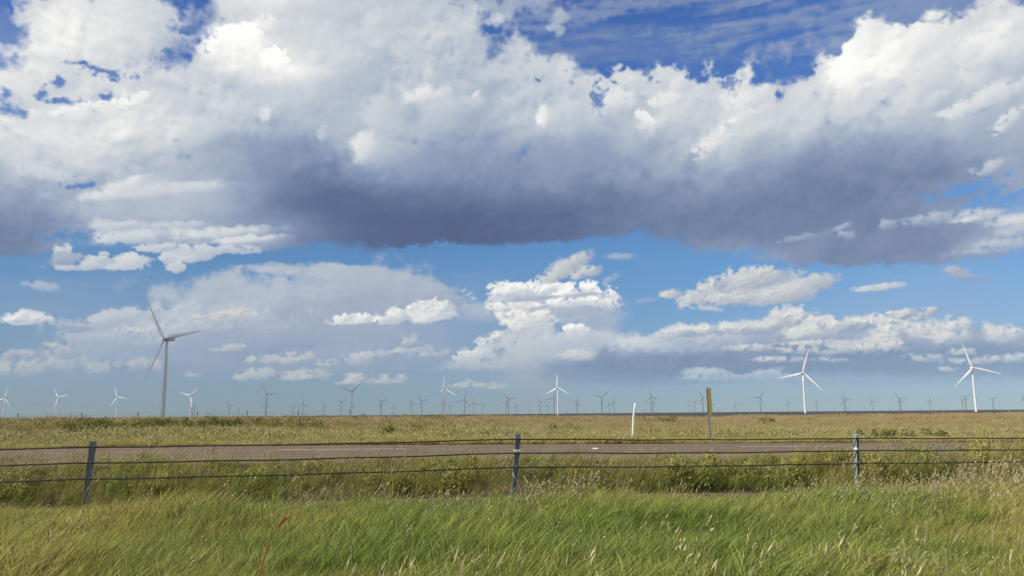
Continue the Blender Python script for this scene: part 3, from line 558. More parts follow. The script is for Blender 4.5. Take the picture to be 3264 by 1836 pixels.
def build_sky():
    front = CloudMap(-50, 50, -2, 40, .045, 7)
    for p in read_puffs(SMALL): front.puff(**p)
    front.begin()
    for p in read_puffs(DECK): front.puff(**p)
    g = [float(x) for x in GUIDE.split()]
    front.L = front.thickness(list(zip(g[0::3], g[1::3], g[2::3])), 1.9, 1.0)
    front.billows(420, 11, (-42, 42, 7, 31))
    front.end()
    for p in read_puffs(PUFFS): front.puff(**p)
    around = CloudMap(-180, 180, -2, 90, .4, 3, wrap=True)      # the same kind of broken cumulus all round
    rng = np.random.default_rng(5)
    for i in range(230):
        el = 4 + 70*rng.random()**1.2; az = rng.uniform(-180, 180)
        s = (3 + .28*el)*rng.uniform(.6, 1.9)
        for o in (-360, 0, 360):
            if -230 < az+o < 230:
                around.puff(az+o, el, s*1.9/max(.3, math.cos(R(el))), s*.8, 0, rng.uniform(.84, .95), rng.uniform(.5, .68), soft=.5, rag=.5)
    w = bpy.data.worlds.new('World'); SC.world = w; w.use_nodes = True
    nt = w.node_tree; N = nt.nodes; L = nt.links; N.clear()
    def math_n(op, a, b=None, c=None):
        n = N.new('ShaderNodeMath'); n.operation = op
        for i, q in enumerate((a, b, c)):
            if q is None: continue
            if isinstance(q, (int, float)): n.inputs[i].default_value = q
            else: L.new(q, n.inputs[i])
        return n.outputs[0]
    tc = N.new('ShaderNodeTexCoord'); sp = N.new('ShaderNodeSeparateXYZ'); L.new(tc.outputs['Generated'], sp.inputs[0])
    az = math_n('DEGREES', math_n('ARCTAN2', sp.outputs[0], sp.outputs[1]))
    el = math_n('DEGREES', math_n('ARCSINE', sp.outputs[2]))
    def layer(m, name, interp):
        px = m.rgba()
        im = bpy.data.images.new(name, m.nx, m.ny, alpha=True, float_buffer=True)
        im.alpha_mode = 'CHANNEL_PACKED'
        im.pixels.foreach_set(px.ravel()); im.update(); im.pack()
        t = N.new('ShaderNodeTexImage'); t.image = im; t.interpolation = interp; t.extension = 'EXTEND'
        c = N.new('ShaderNodeCombineXYZ')
        L.new(math_n('DIVIDE', math_n('SUBTRACT', az, m.az0), m.nx*m.step), c.inputs[0])
        L.new(math_n('DIVIDE', math_n('SUBTRACT', el, m.el0), m.ny*m.step), c.inputs[1])
        L.new(c.outputs[0], t.inputs[0])
        return t.outputs[0], t.outputs[1]
    fc, fa = layer(front, 'cloud field ahead', 'Cubic'); ac, aa = layer(around, 'cloud field around', 'Linear')
    def ramp(v, a, b):
        n = N.new('ShaderNodeMapRange'); n.interpolation_type = 'SMOOTHSTEP'
        L.new(v, n.inputs[0]); n.inputs[1].default_value = a; n.inputs[2].default_value = b; n.inputs[3].default_value = 1; n.inputs[4].default_value = 0
        return n.outputs[0]
    k = math_n('MULTIPLY', ramp(math_n('ABSOLUTE', az), 39, 49), ramp(el, 31, 39))
    def mix(f, a, b, data):
        n = N.new('ShaderNodeMix'); n.data_type = data
        ins = [i for i in n.inputs if i.type == ('RGBA' if data == 'RGBA' else 'VALUE')]
        L.new(f, n.inputs[0])
        A, B = (n.inputs[6], n.inputs[7]) if data == 'RGBA' else (n.inputs[2], n.inputs[3])
        L.new(a, A); L.new(b, B)
        return n.outputs[2] if data == 'RGBA' else n.outputs[0]
    cc = mix(k, ac, fc, 'RGBA'); ca = mix(k, aa, fa, 'FLOAT')
    sky = N.new('ShaderNodeTexSky'); sky.sky_type = 'NISHITA'; sky.sun_disc = False
    sky.sun_elevation = SUN_EL; sky.sun_rotation = SUN_AZ
    sky.air_density = 1.0; sky.dust_density = 0.3; sky.ozone_density = 4.0; sky.altitude = 1000
    hs = N.new('ShaderNodeHueSaturation'); hs.inputs['Saturation'].default_value = 1.0; hs.inputs['Value'].default_value = 1.0; L.new(sky.outputs[0], hs.inputs['Color'])
    # clear air: deep blue overhead, paler and greyer towards the horizon
    cr = N.new('ShaderNodeValToRGB'); L.new(math_n('DIVIDE', el, 40), cr.inputs[0]); e = cr.color_ramp.elements
    tab = AIR_TINT
    while len(e) < len(tab): e.new(.5)
    for q, (p, c) in zip(e, tab): q.position = p/40; q.color = (*[x/2 for x in c], 1)
    tint = N.new('ShaderNodeMix'); tint.data_type = 'RGBA'; tint.blend_type = 'MULTIPLY'; tint.inputs[0].default_value = 1
    L.new(hs.outputs[0], tint.inputs[6]); L.new(cr.outputs[0], tint.inputs[7])
    tint2 = N.new('ShaderNodeVectorMath'); tint2.operation = 'SCALE'; L.new(tint.outputs[2], tint2.inputs[0]); tint2.inputs['Scale'].default_value = 2
    sc = N.new('ShaderNodeVectorMath'); sc.operation = 'SCALE'; L.new(cc, sc.inputs[0]); sc.inputs['Scale'].default_value = 1/SKY_STRENGTH
    bg = N.new('ShaderNodeBackground'); bg.inputs[1].default_value = SKY_STRENGTH
    L.new(mix(ca, tint2.outputs[0], sc.outputs[0], 'RGBA'), bg.inputs[0])
    out = N.new('ShaderNodeOutputWorld'); L.new(bg.outputs[0], out.inputs[0])
    w.cycles.sampling_method = 'MANUAL'; w.cycles.sample_map_resolution = 1024
build_sky()

# =====================================================================  helpers
def link(o, parent=None):
    COL.objects.link(o)
    if parent is not None: o.parent = parent
    return o
def obj(name, me, mat=None, parent=None, **props):
    o = bpy.data.objects.new(name, me)
    if mat is not None and not me.materials: me.materials.append(mat)
    link(o, parent)
    for k, v in props.items(): o[k] = v
    return o
def thing(name, loc, label, cat, group=None):
    o = bpy.data.objects.new(name, None); o.empty_display_size = .3; o.location = loc; link(o)
    o['label'] = label; o['category'] = cat
    if group: o['group'] = group
    return o
def mesh(name, v, f, smooth=False, attrs=None):
    me = bpy.data.meshes.new(name); me.from_pydata([tuple(p) for p in v], [], [tuple(q) for q in f])
    if smooth: me.polygons.foreach_set('use_smooth', [True]*len(me.polygons))
    for k, a in (attrs or {}).items():
        at = me.attributes.new(k, 'FLOAT', 'POINT'); at.data.foreach_set('value', np.asarray(a, np.float32))
    me.update()
    return me
def loft(rings, caps=True):
    """rings: list of equal-length point lists -> verts, faces of a skin over them"""
    v = [p for r in rings for p in r]; n = len(rings[0]); f = []
    for i in range(len(rings)-1):
        for j in range(n):
            f.append((i*n+j, i*n+(j+1) % n, (i+1)*n+(j+1) % n, (i+1)*n+j))
    if caps:
        f.append(tuple(range(n-1, -1, -1))); f.append(tuple((len(rings)-1)*n+j for j in range(n)))
    return v, f
def circle(c, r, n, ax=(1, 0, 0), ay=(0, 1, 0)):
    c, ax, ay = np.array(c, float), np.array(ax, float), np.array(ay, float)
    return [c + r*(math.cos(2*math.pi*k/n)*ax + math.sin(2*math.pi*k/n)*ay) for k in range(n)]
def box(x0, x1, y0, y1, z0, z1):
    v = [(x, y, z) for z in (z0, z1) for x, y in ((x0, y0), (x1, y0), (x1, y1), (x0, y1))]
    return v, [(3, 2, 1, 0), (4, 5, 6, 7), (0, 1, 5, 4), (1, 2, 6, 5), (2, 3, 7, 6), (3, 0, 4, 7)]
def join(*parts):
    V, Fs = [], []
    for v, f in parts:
        o = len(V); V += list(v); Fs += [tuple(i+o for i in q) for q in f]
    return V, Fs
def tube(path, rad, n=6):
    path = [np.array(p, float) for p in path]; rings = []
    for i, p in enumerate(path):
        t = path[min(i+1, len(path)-1)] - path[max(i-1, 0)]; t /= np.linalg.norm(t)
        a = np.cross(t, (0, 0, 1.)) if abs(t[2]) < .9 else np.cross(t, (1., 0, 0)); a /= np.linalg.norm(a); b = np.cross(t, a)
        r = rad[i] if hasattr(rad, '__len__') else rad
        rings.append(circle(p, r, n, a, b))
    return loft(rings)

def vnoise(x, y, lam, seed):
    """smooth value noise, about -1..1"""
    rng = np.random.default_rng(seed); T = rng.uniform(-1, 1, (64, 64))
    x = np.asarray(x, float)/lam; y = np.asarray(y, float)/lam
    i = np.floor(x).astype(int); j = np.floor(y).astype(int); a = x-i; b = y-j
    a = a*a*(3-2*a); b = b*b*(3-2*b)
    g = lambda p, q: T[p % 64, q % 64]
    return (g(i, j)*(1-a)+g(i+1, j)*a)*(1-b) + (g(i, j+1)*(1-a)+g(i+1, j+1)*a)*b

# ---------------------------------------------------------------- materials
def node_mat(name):
    m = bpy.data.materials.new(name); m.use_nodes = True
    nt = m.node_tree; b = nt.nodes['Principled BSDF']
    return m, nt, b
def noise_n(nt, scale, detail=4, vec=None, rough=.55):
    n = nt.nodes.new('ShaderNodeTexNoise'); n.inputs['Scale'].default_value = scale; n.inputs['Detail'].default_value = detail; n.inputs['Roughness'].default_value = rough
    if vec is not None: nt.links.new(vec, n.inputs['Vector'])
    return n.outputs['Fac']
def ramp_n(nt, fac, stops):
    n = nt.nodes.new('ShaderNodeValToRGB'); nt.links.new(fac, n.inputs[0]); e = n.color_ramp.elements
    while len(e) < len(stops): e.new(.5)
    for q, (p, c) in zip(e, stops): q.position = p; q.color = (*c, 1)
    return n.outputs[0]
def mix_n(nt, f, a, b, blend='MIX'):
    n = nt.nodes.new('ShaderNodeMix'); n.data_type = 'RGBA'; n.blend_type = blend
    for s, q in ((0, f), (6, a), (7, b)):
        if isinstance(q, (int, float)): n.inputs[s].default_value = q
        elif isinstance(q, tuple): n.inputs[s].default_value = (*q, 1)
        else: nt.links.new(q, n.inputs[s])
    return n.outputs[2]
def pos_n(nt, scale=(1, 1, 1)):
    g = nt.nodes.new('ShaderNodeNewGeometry'); m = nt.nodes.new('ShaderNodeVectorMath'); m.operation = 'MULTIPLY'
    nt.links.new(g.outputs['Position'], m.inputs[0]); m.inputs[1].default_value = scale
    return m.outputs[0]
def objc_n(nt):
    return nt.nodes.new('ShaderNodeTexCoord').outputs['Object']
def bump_n(nt, b, h, strength, dist):
    n = nt.nodes.new('ShaderNodeBump'); n.inputs['Strength'].default_value = strength; n.inputs['Distance'].default_value = dist
    nt.links.new(h, n.inputs['Height']); nt.links.new(n.outputs[0], b.inputs['Normal'])
def simple(name, c0, c1, scale, rough=.6, metal=0., bump=0.):
    m, nt, b = node_mat(name); v = objc_n(nt)
    f = noise_n(nt, scale, 5, v)
    nt.links.new(ramp_n(nt, f, [(.3, c0), (.7, c1)]), b.inputs['Base Color'])
    b.inputs['Roughness'].default_value = rough; b.inputs['Metallic'].default_value = metal
    if bump: bump_n(nt, b, f, bump, .01)
    return m
M = {}
M['white_paint'] = simple('white turbine paint', (.70, .71, .71), (.80, .80, .79), .35, .35)
M['grey_paint'] = simple('pale grey turbine paint', (.27, .29, .32), (.34, .36, .39), .3, .4)
M['galv'] = simple('galvanised steel', (.20, .225, .24), (.32, .345, .36), 14, .45, .55)
M['rope'] = simple('steel wire rope', (.022, .026, .025), (.060, .066, .062), 60, .55, .5)
M['band'] = simple('reflective band', (.60, .61, .60), (.74, .74, .72), 30, .4)
M['white_plastic'] = simple('white plastic', (.72, .73, .74), (.84, .84, .84), 5, .4)
M['sign_yellow'] = simple('yellow sign sheeting', (.66, .50, .06), (.74, .58, .10), 6, .45)
M['sign_dark'] = simple('weathered brown steel', (.060, .040, .022), (.12, .085, .05), 8, .7)
M['wood_grey'] = simple('weathered grey timber', (.085, .075, .065), (.16, .145, .125), 9, .9, 0, .3)
M['litter'] = simple('pale litter', (.6, .6, .62), (.8, .8, .8), 20, .7)
M['stalk'] = simple('dry orange stalk', (.30, .095, .035), (.38, .14, .05), 20, .8)

def leaf_mat(name, green, dry, tip, head, tipmix=.5, trans=.35, vary=.35, up=1.1):
    """blades: green .. dry by the plant's own tint, towards the tip colour along the blade, seed heads their own colour"""
    m = bpy.data.materials.new(name); m.use_nodes = True; nt = m.node_tree; nt.nodes.clear(); L = nt.links
    def at(n, t='GEOMETRY'):
        a = nt.nodes.new('ShaderNodeAttribute'); a.attribute_type = t; a.attribute_name = n; return a.outputs['Fac']
    c = mix_n(nt, at('tint', 'INSTANCER'), green, dry)
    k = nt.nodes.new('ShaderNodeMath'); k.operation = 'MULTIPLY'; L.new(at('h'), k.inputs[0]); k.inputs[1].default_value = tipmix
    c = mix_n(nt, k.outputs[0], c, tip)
    c = mix_n(nt, at('head'), c, head)
    mr = nt.nodes.new('ShaderNodeMapRange'); L.new(at('var'), mr.inputs[0]); mr.inputs[3].default_value = 1-vary; mr.inputs[4].default_value = 1+vary
    v = nt.nodes.new('ShaderNodeVectorMath'); v.operation = 'SCALE'; L.new(c, v.inputs[0]); L.new(mr.outputs[0], v.inputs['Scale'])
    # a tuft scatters light like a soft mass: lean the thin blades' normals towards the sky
    ge = nt.nodes.new('ShaderNodeNewGeometry'); vm = nt.nodes.new('ShaderNodeVectorMath'); vm.operation = 'ADD'; L.new(ge.outputs['Normal'], vm.inputs[0]); vm.inputs[1].default_value = (0, 0, up)
    nn = nt.nodes.new('ShaderNodeVectorMath'); nn.operation = 'NORMALIZE'; L.new(vm.outputs[0], nn.inputs[0])
    d = nt.nodes.new('ShaderNodeBsdfDiffuse'); L.new(nn.outputs[0], d.inputs['Normal']); t = nt.nodes.new('ShaderNodeBsdfTranslucent'); L.new(v.outputs[0], d.inputs[0]); L.new(v.outputs[0], t.inputs[0])
    x = nt.nodes.new('ShaderNodeMixShader'); x.inputs[0].default_value = trans; L.new(d.outputs[0], x.inputs[1]); L.new(t.outputs[0], x.inputs[2])
    o = nt.nodes.new('ShaderNodeOutputMaterial'); L.new(x.outputs[0], o.inputs[0])
    return m

# =====================================================================  the lie of the land
TH = math.atan(.25)                            # the road runs off to the right at this angle to the picture plane
AU = np.array([math.cos(TH), math.sin(TH)]); AN = np.array([-math.sin(TH), math.cos(TH)])
def xy(u, v): return AU[0]*u + AN[0]*v, AU[1]*u + AN[1]*v
def uv(x, y): return AU[0]*x + AU[1]*y, AN[0]*x + AN[1]*y
ROAD_V0, ROAD_V1 = 15.25, 24.3
PV = np.array([-80000, -60, 0, 5, 9, 13.0, 14.0, 14.7, 15.2, 24.4, 25.2, 30, 45, 60, 110, 135, 200, 600, 80000])
PZ = np.array([.05, .05, .05, .04, 0, -.03, .0, .26, .52, .52, .48, .43, .38, .38, .40, -.2, -1.6, -2.2, -2.2])
def ground_z(u, v, bumps=True):
    u = np.asarray(u, float); v = np.asarray(v, float)
    z = np.interp(v, PV, PZ)
    f = np.clip((110-v)/80, 0, 1); uc = np.clip(u, -2.5, 60)*(v < 60) + np.clip(u, -60, 60)*(v >= 60)
    z = z - (.0125*f + np.where(u > 0, .0050, .0018)*(v < 200)*np.clip((200-v)/60, 0, 1)*(1-f))*uc
    if bumps:
        k = np.where((v < 15) | (v > 25), 1., 0.)*np.clip(np.abs(v-20)-4.6, 0, 1)
        z = z + k*(.035*vnoise(u, v, 1.7, 1) + .06*vnoise(u, v, 6, 2)*(np.abs(v-10) > 6) + .16*vnoise(u, v, 21, 3)*np.clip((v-30)/30, 0, 1)*np.clip((300-v)/100, 0, 1))
    return z
def at_ground(u, v, dz=0):
    x, y = xy(u, v); return (x, y, float(ground_z(u, v)) + dz)
def from_photo(px, depth, x0=1632, y0=1319):
    """ground spot at a bearing: photo column at the horizon -> position at the given distance straight ahead"""
    x = (px-1632)/2513*math.cos(PITCH)*depth
    return x, depth
def spot(px, depth, dz=0):
    x, y = from_photo(px, depth); u, v = uv(x, y)
    return (x, y, float(ground_z(u, v)) + dz)

def nonuni(a):
    a = np.array(a, float); return np.unique(np.concatenate([a, -a]))
gu = nonuni(np.concatenate([np.arange(0, 40, .6), np.geomspace(40, 12200, 46)]))
gv = np.concatenate([-np.geomspace(12200, 60, 12), np.arange(-50, 4, 6), np.arange(4, 12.4, .35), np.arange(12.4, 15.4, .2), [15.6, 17, 20, 23, 23.9, 24.2], np.arange(24.4, 32, .45), np.geomspace(32.5, 12200, 70)])
U, V = np.meshgrid(gu, gv); Z = ground_z(U, V)
under = (V > 15.5) & (V < 24.1); Z = np.where(under, Z-.25, Z)
X, Y = xy(U, V)
nu, nv = len(gu), len(gv)
idx = np.arange(nu*nv).reshape(nv, nu)
F4 = np.stack([idx[:-1, :-1], idx[:-1, 1:], idx[1:, 1:], idx[1:, :-1]], -1).reshape(-1, 4)
me = mesh('ground', np.stack([X, Y, Z], -1).reshape(-1, 3).tolist(), F4.tolist(), True, {'across': V.ravel()})
m, nt, b = node_mat('soil, thatch and far fields')
p = pos_n(nt)
soil = ramp_n(nt, noise_n(nt, 3.0, 8, p), [(.3, (.045, .040, .016)), (.55, (.085, .072, .030)), (.75, (.15, .115, .055))])
dry = ramp_n(nt, noise_n(nt, .35, 8, p), [(.3, (.10, .085, .03)), (.7, (.19, .145, .07))])
bare = ramp_n(nt, noise_n(nt, 5, 8, p), [(.3, (.10, .062, .042)), (.7, (.19, .125, .09))])
far = ramp_n(nt, noise_n(nt, .004, 5, pos_n(nt, (1, 4, 1))), [(.35, (.030, .027, .022)), (.65, (.052, .046, .036))])
a = nt.nodes.new('ShaderNodeAttribute'); a.attribute_name = 'across'
def band(v0, v1, v2, v3):
    r1 = nt.nodes.new('ShaderNodeMapRange'); r1.interpolation_type = 'SMOOTHSTEP'; nt.links.new(a.outputs['Fac'], r1.inputs[0]); r1.inputs[1].default_value = v0; r1.inputs[2].default_value = v1
    r2 = nt.nodes.new('ShaderNodeMapRange'); r2.interpolation_type = 'SMOOTHSTEP'; nt.links.new(a.outputs['Fac'], r2.inputs[0]); r2.inputs[1].default_value = v2; r2.inputs[2].default_value = v3; r2.inputs[3].default_value = 1; r2.inputs[4].default_value = 0
    q = nt.nodes.new('ShaderNodeMath'); q.operation = 'MULTIPLY'; nt.links.new(r1.outputs[0], q.inputs[0]); nt.links.new(r2.outputs[0], q.inputs[1]); return q.outputs[0]
c = mix_n(nt, band(13.3, 13.7, 14.5, 15.0), soil, bare)
c = mix_n(nt, band(25, 28, 130, 150), c, dry)
c = mix_n(nt, band(125, 150, 90000, 95000), c, far)
nt.links.new(c, b.inputs['Base Color']); b.inputs['Roughness'].default_value = .95
bump_n(nt, b, noise_n(nt, 9, 6, p), .6, .04)
obj('ground', me, m, kind='structure')

# ---------------------------------------------------------------- road
us = np.concatenate([-np.geomspace(900, 45, 14), np.arange(-44, 44.1, 1.), np.geomspace(45, 900, 14)])
prof = [(ROAD_V0-.10, -.30), (ROAD_V0, 0), (17, .03), (20, .06), (22.5, .035), (ROAD_V1, 0), (ROAD_V1+.10, -.30)]
def road_z(u, v): return float(np.interp(v, PV, PZ)) + .012 + float(np.interp(v, [q[0] for q in prof], [q[1] for q in prof])) + float(ground_z(u, 20, False) - np.interp(20, PV, PZ))
v_, f_ = [], []
for i, u in enumerate(us):
    for (v, dz) in prof:
        x, y = xy(u, v + .03*float(vnoise(u, v, .9, 8))*(dz == 0)); z = road_z(u, min(max(v, ROAD_V0), ROAD_V1)) + (dz if dz < 0 else 0)
        v_.append((x, y, z))
n = len(prof)
for i in range(len(us)-1):
    for j in range(n-1): f_.append((i*n+j, (i+1)*n+j, (i+1)*n+j+1, i*n+j+1))
m, nt, b = node_mat('worn reddish asphalt')
p = pos_n(nt)
rot = nt.nodes.new('ShaderNodeVectorRotate'); rot.rotation_type = 'Z_AXIS'; rot.inputs['Angle'].default_value = -TH; nt.links.new(p, rot.inputs['Vector'])
st = nt.nodes.new('ShaderNodeVectorMath'); st.operation = 'MULTIPLY'; nt.links.new(rot.outputs[0], st.inputs[0]); st.inputs[1].default_value = (.06, 1.6, 1)
c1 = ramp_n(nt, noise_n(nt, 1, 4, st.outputs[0]), [(.3, (.140, .105, .071)), (.7, (.222, .170, .118))])
c2 = ramp_n(nt, noise_n(nt, 90, 4, p), [(.25, (.60, .58, .57)), (.75, (1.25, 1.22, 1.2))])
c3 = mix_n(nt, 1., c1, c2, 'MULTIPLY')
vo = nt.nodes.new('ShaderNodeTexVoronoi'); vo.feature = 'DISTANCE_TO_EDGE'; vo.inputs['Scale'].default_value = .45
wp = nt.nodes.new('ShaderNodeVectorMath'); wp.operation = 'ADD'; nz = nt.nodes.new('ShaderNodeTexNoise'); nz.inputs['Scale'].default_value = 1.3; nz.inputs['Detail'].default_value = 5; nt.links.new(p, nz.inputs['Vector'])
nt.links.new(p, wp.inputs[0]); nt.links.new(nz.outputs['Color'], wp.inputs[1]); nt.links.new(wp.outputs[0], vo.inputs['Vector'])
crack = ramp_n(nt, vo.outputs['Distance'], [(0, (.42, .38, .36)), (.022, (1, 1, 1))])
gate = ramp_n(nt, noise_n(nt, .5, 2, p), [(.45, (0, 0, 0)), (.6, (1, 1, 1))])
crack = mix_n(nt, gate, (1, 1, 1), crack)
nt.links.new(mix_n(nt, 1., c3, crack, 'MULTIPLY'), b.inputs['Base Color']); b.inputs['Roughness'].default_value = .88
bump_n(nt, b, noise_n(nt, 120, 3, p), .35, .01)
road = obj('road', mesh('road', v_, f_), m, kind='structure')
def stripe(name, u0, u1, v, w, mat, n):
    vv, ff = [], []
    q = np.linspace(u0, u1, n) if n < 50 else us[(us > u0) & (us < u1)]
    for u in q:
        for s in (-w/2, w/2):
            x, y = xy(u, v+s); vv.append((x, y, road_z(u, v+s)+.006))
    for i in range(len(q)-1): ff.append((2*i, 2*i+2, 2*i+3, 2*i+1))
    o = obj(name, mesh(name, vv, ff), mat, road); o['kind'] = 'structure'; return o
def line_mat(name, c, worn):
    m, nt, b = node_mat(name); p = pos_n(nt)
    f = noise_n(nt, 14, 6, p); nt.links.new(ramp_n(nt, f, [(.30, worn), (.46, c)]), b.inputs['Base Color']); b.inputs['Roughness'].default_value = .7
    return m
M['yellow_line'] = line_mat('worn yellow line', (.62, .33, .07), (.24, .16, .10))
M['white_line'] = line_mat('worn white line', (.66, .66, .64), (.26, .23, .21))
stripe('edge_line', -400, 400, 16.25, .13, M['yellow_line'], 99)
LANE_V, DASH0 = 19.9, -.8
for k in range(-5, 8):
    u0 = DASH0 + 12.2*k
    stripe('lane_dash', u0, u0+3.05, LANE_V, .12, M['white_line'], 8)

# =====================================================================  wind turbines
def rounded_box_rings(xs, hw, hh, n=16, pw=.35):
    rings = []
    for x, a, b_, dz in zip(xs, hw, hh[0], hh[1]):
        r = []
        for k in range(n):
            t = 2*math.pi*k/n; c, s = math.cos(t), math.sin(t)
            r.append((x, a*math.copysign(abs(c)**pw, c), dz + b_*math.copysign(abs(s)**pw, s)))
        rings.append(r)
    return rings
HUB = 80.; BL = 46.
TOWER = mesh('tower', *loft([circle((0, 0, z), r, 20) for z, r in ((-4, 2.15), (0, 2.15), (20, 1.98), (40, 1.75), (60, 1.5), (78.2, 1.28))]), True)
# the rotor looks along -Y of the turbine; nacelle runs back along +Y
def turn(v): return [(-p[1], p[0], p[2]) for p in v]
v, f = loft(rounded_box_rings((-2.2, -1.7, 0, 4, 7.2, 8.4, 8.8), (1.3, 1.7, 1.85, 1.85, 1.75, 1.45, .8), ((1.3, 1.7, 1.95, 1.95, 1.7, 1.3, .7), (80, 80, 80.1, 80.15, 80.25, 80.3, 80.4))))
NAC = mesh('nacelle', turn(v), f, True)
v, f = loft([circle((0, y, 80), r, 14, (1, 0, 0), (0, 0, 1)) for y, r in ((-5.4, .12), (-5.1, .75), (-4.5, 1.25), (-3.5, 1.6), (-2.3, 1.62))])
SPIN = mesh('hub', v, f, True)
v, f = join(box(-.5, .5, 5.5, 7.2, 82.0, 82.5), tube([(0, 6.9, 82.4), (0, 6.9, 83.8)], .07, 5), tube([(-.5, 6.9, 83.6), (.5, 6.9, 83.6)], .06, 5))
MAST = mesh('wind_vane', v, f)
def blade_mesh(n=12):
    rings = []
    for t in (0, .03, .07, .12, .18, .25, .35, .5, .65, .8, .92, .98, 1.0):
        r = 1.2 + t*(BL-1.2)
        ch = np.interp(t, (0, .05, .12, .2, .35, .6, .85, .96, 1), (2.1, 2.2, 3.2, 4.1, 3.5, 2.4, 1.4, .85, .15))
        th = np.interp(t, (0, .05, .12, .2, .4, 1), (1.0, .95, .5, .28, .22, .16))*ch*.5
        tw = R(np.interp(t, (0, .15, .4, 1), (22, 15, 6, 0)))
        bend = -1.6*t*t                       # pre-bent out of the rotor plane
        ring = []
        for k in range(n):
            a = 2*math.pi*k/n; x = ch*(.5*math.cos(a) - .16*min(1, t*8)); y = th*math.sin(a)*(1 if t < .05 else .8+.4*math.cos(a))
            ring.append((x*math.cos(tw)-y*math.sin(tw), x*math.sin(tw)+y*math.cos(tw)+bend, r))
        rings.append(ring)
    return mesh('blade', *loft(rings), True)
BLADE = blade_mesh()
FACE = R(-15)                                  # every rotor is turned into the same wind
def turbine(px, hy, phase, label, size=1., mat='white_paint', grp='wind turbines across the plain', door=False):
    # bearing and height of the hub in the photograph fix the distance of an 80 m tower
    f0 = np.array([0, math.cos(PITCH), math.sin(PITCH)]); u0 = np.array([0, -math.sin(PITCH), math.cos(PITCH)]); r0 = np.array([1., 0, 0])
    c, s = math.cos(ROLL), math.sin(ROLL)
    d = f0 + (c*r0-s*u0)*((px-1632)/2513) - (c*u0+s*r0)*((hy-918)/2513)
    k = (HUB-2.0-CAM_Z)/d[2]
    x, y = d[0]*k, d[1]*k
    t = thing('wind_turbine', (x, y, -2.0), label, 'wind turbine', grp); t.rotation_euler = (0, 0, FACE + R(((px*7.3) % 9)-4.5 - (8 if door and px < 1000 else 0)))
    for nme, me_ in (('tower', TOWER), ('nacelle', NAC), ('hub', SPIN)):
        obj(nme, me_, None, t)
    if door: obj('wind_vane', MAST, None, t)
    tilt = Matrix.Rotation(R(-5), 4, 'X')
    for q in range(3):
        bl = obj('blade', BLADE, None, t)
        bl.matrix_local = Matrix.Translation((0, -3.6, HUB)) @ tilt @ Matrix.Rotation(R(phase+120*q), 4, 'Y') @ Matrix.Scale(size, 4, (0, 0, 1))
    for ch in t.children:
        for sl in ch.material_slots: sl.link = 'OBJECT'; sl.material = M[mat]
    return t
for me_ in (TOWER, NAC, SPIN, MAST, BLADE): me_.materials.append(M['white_paint'])
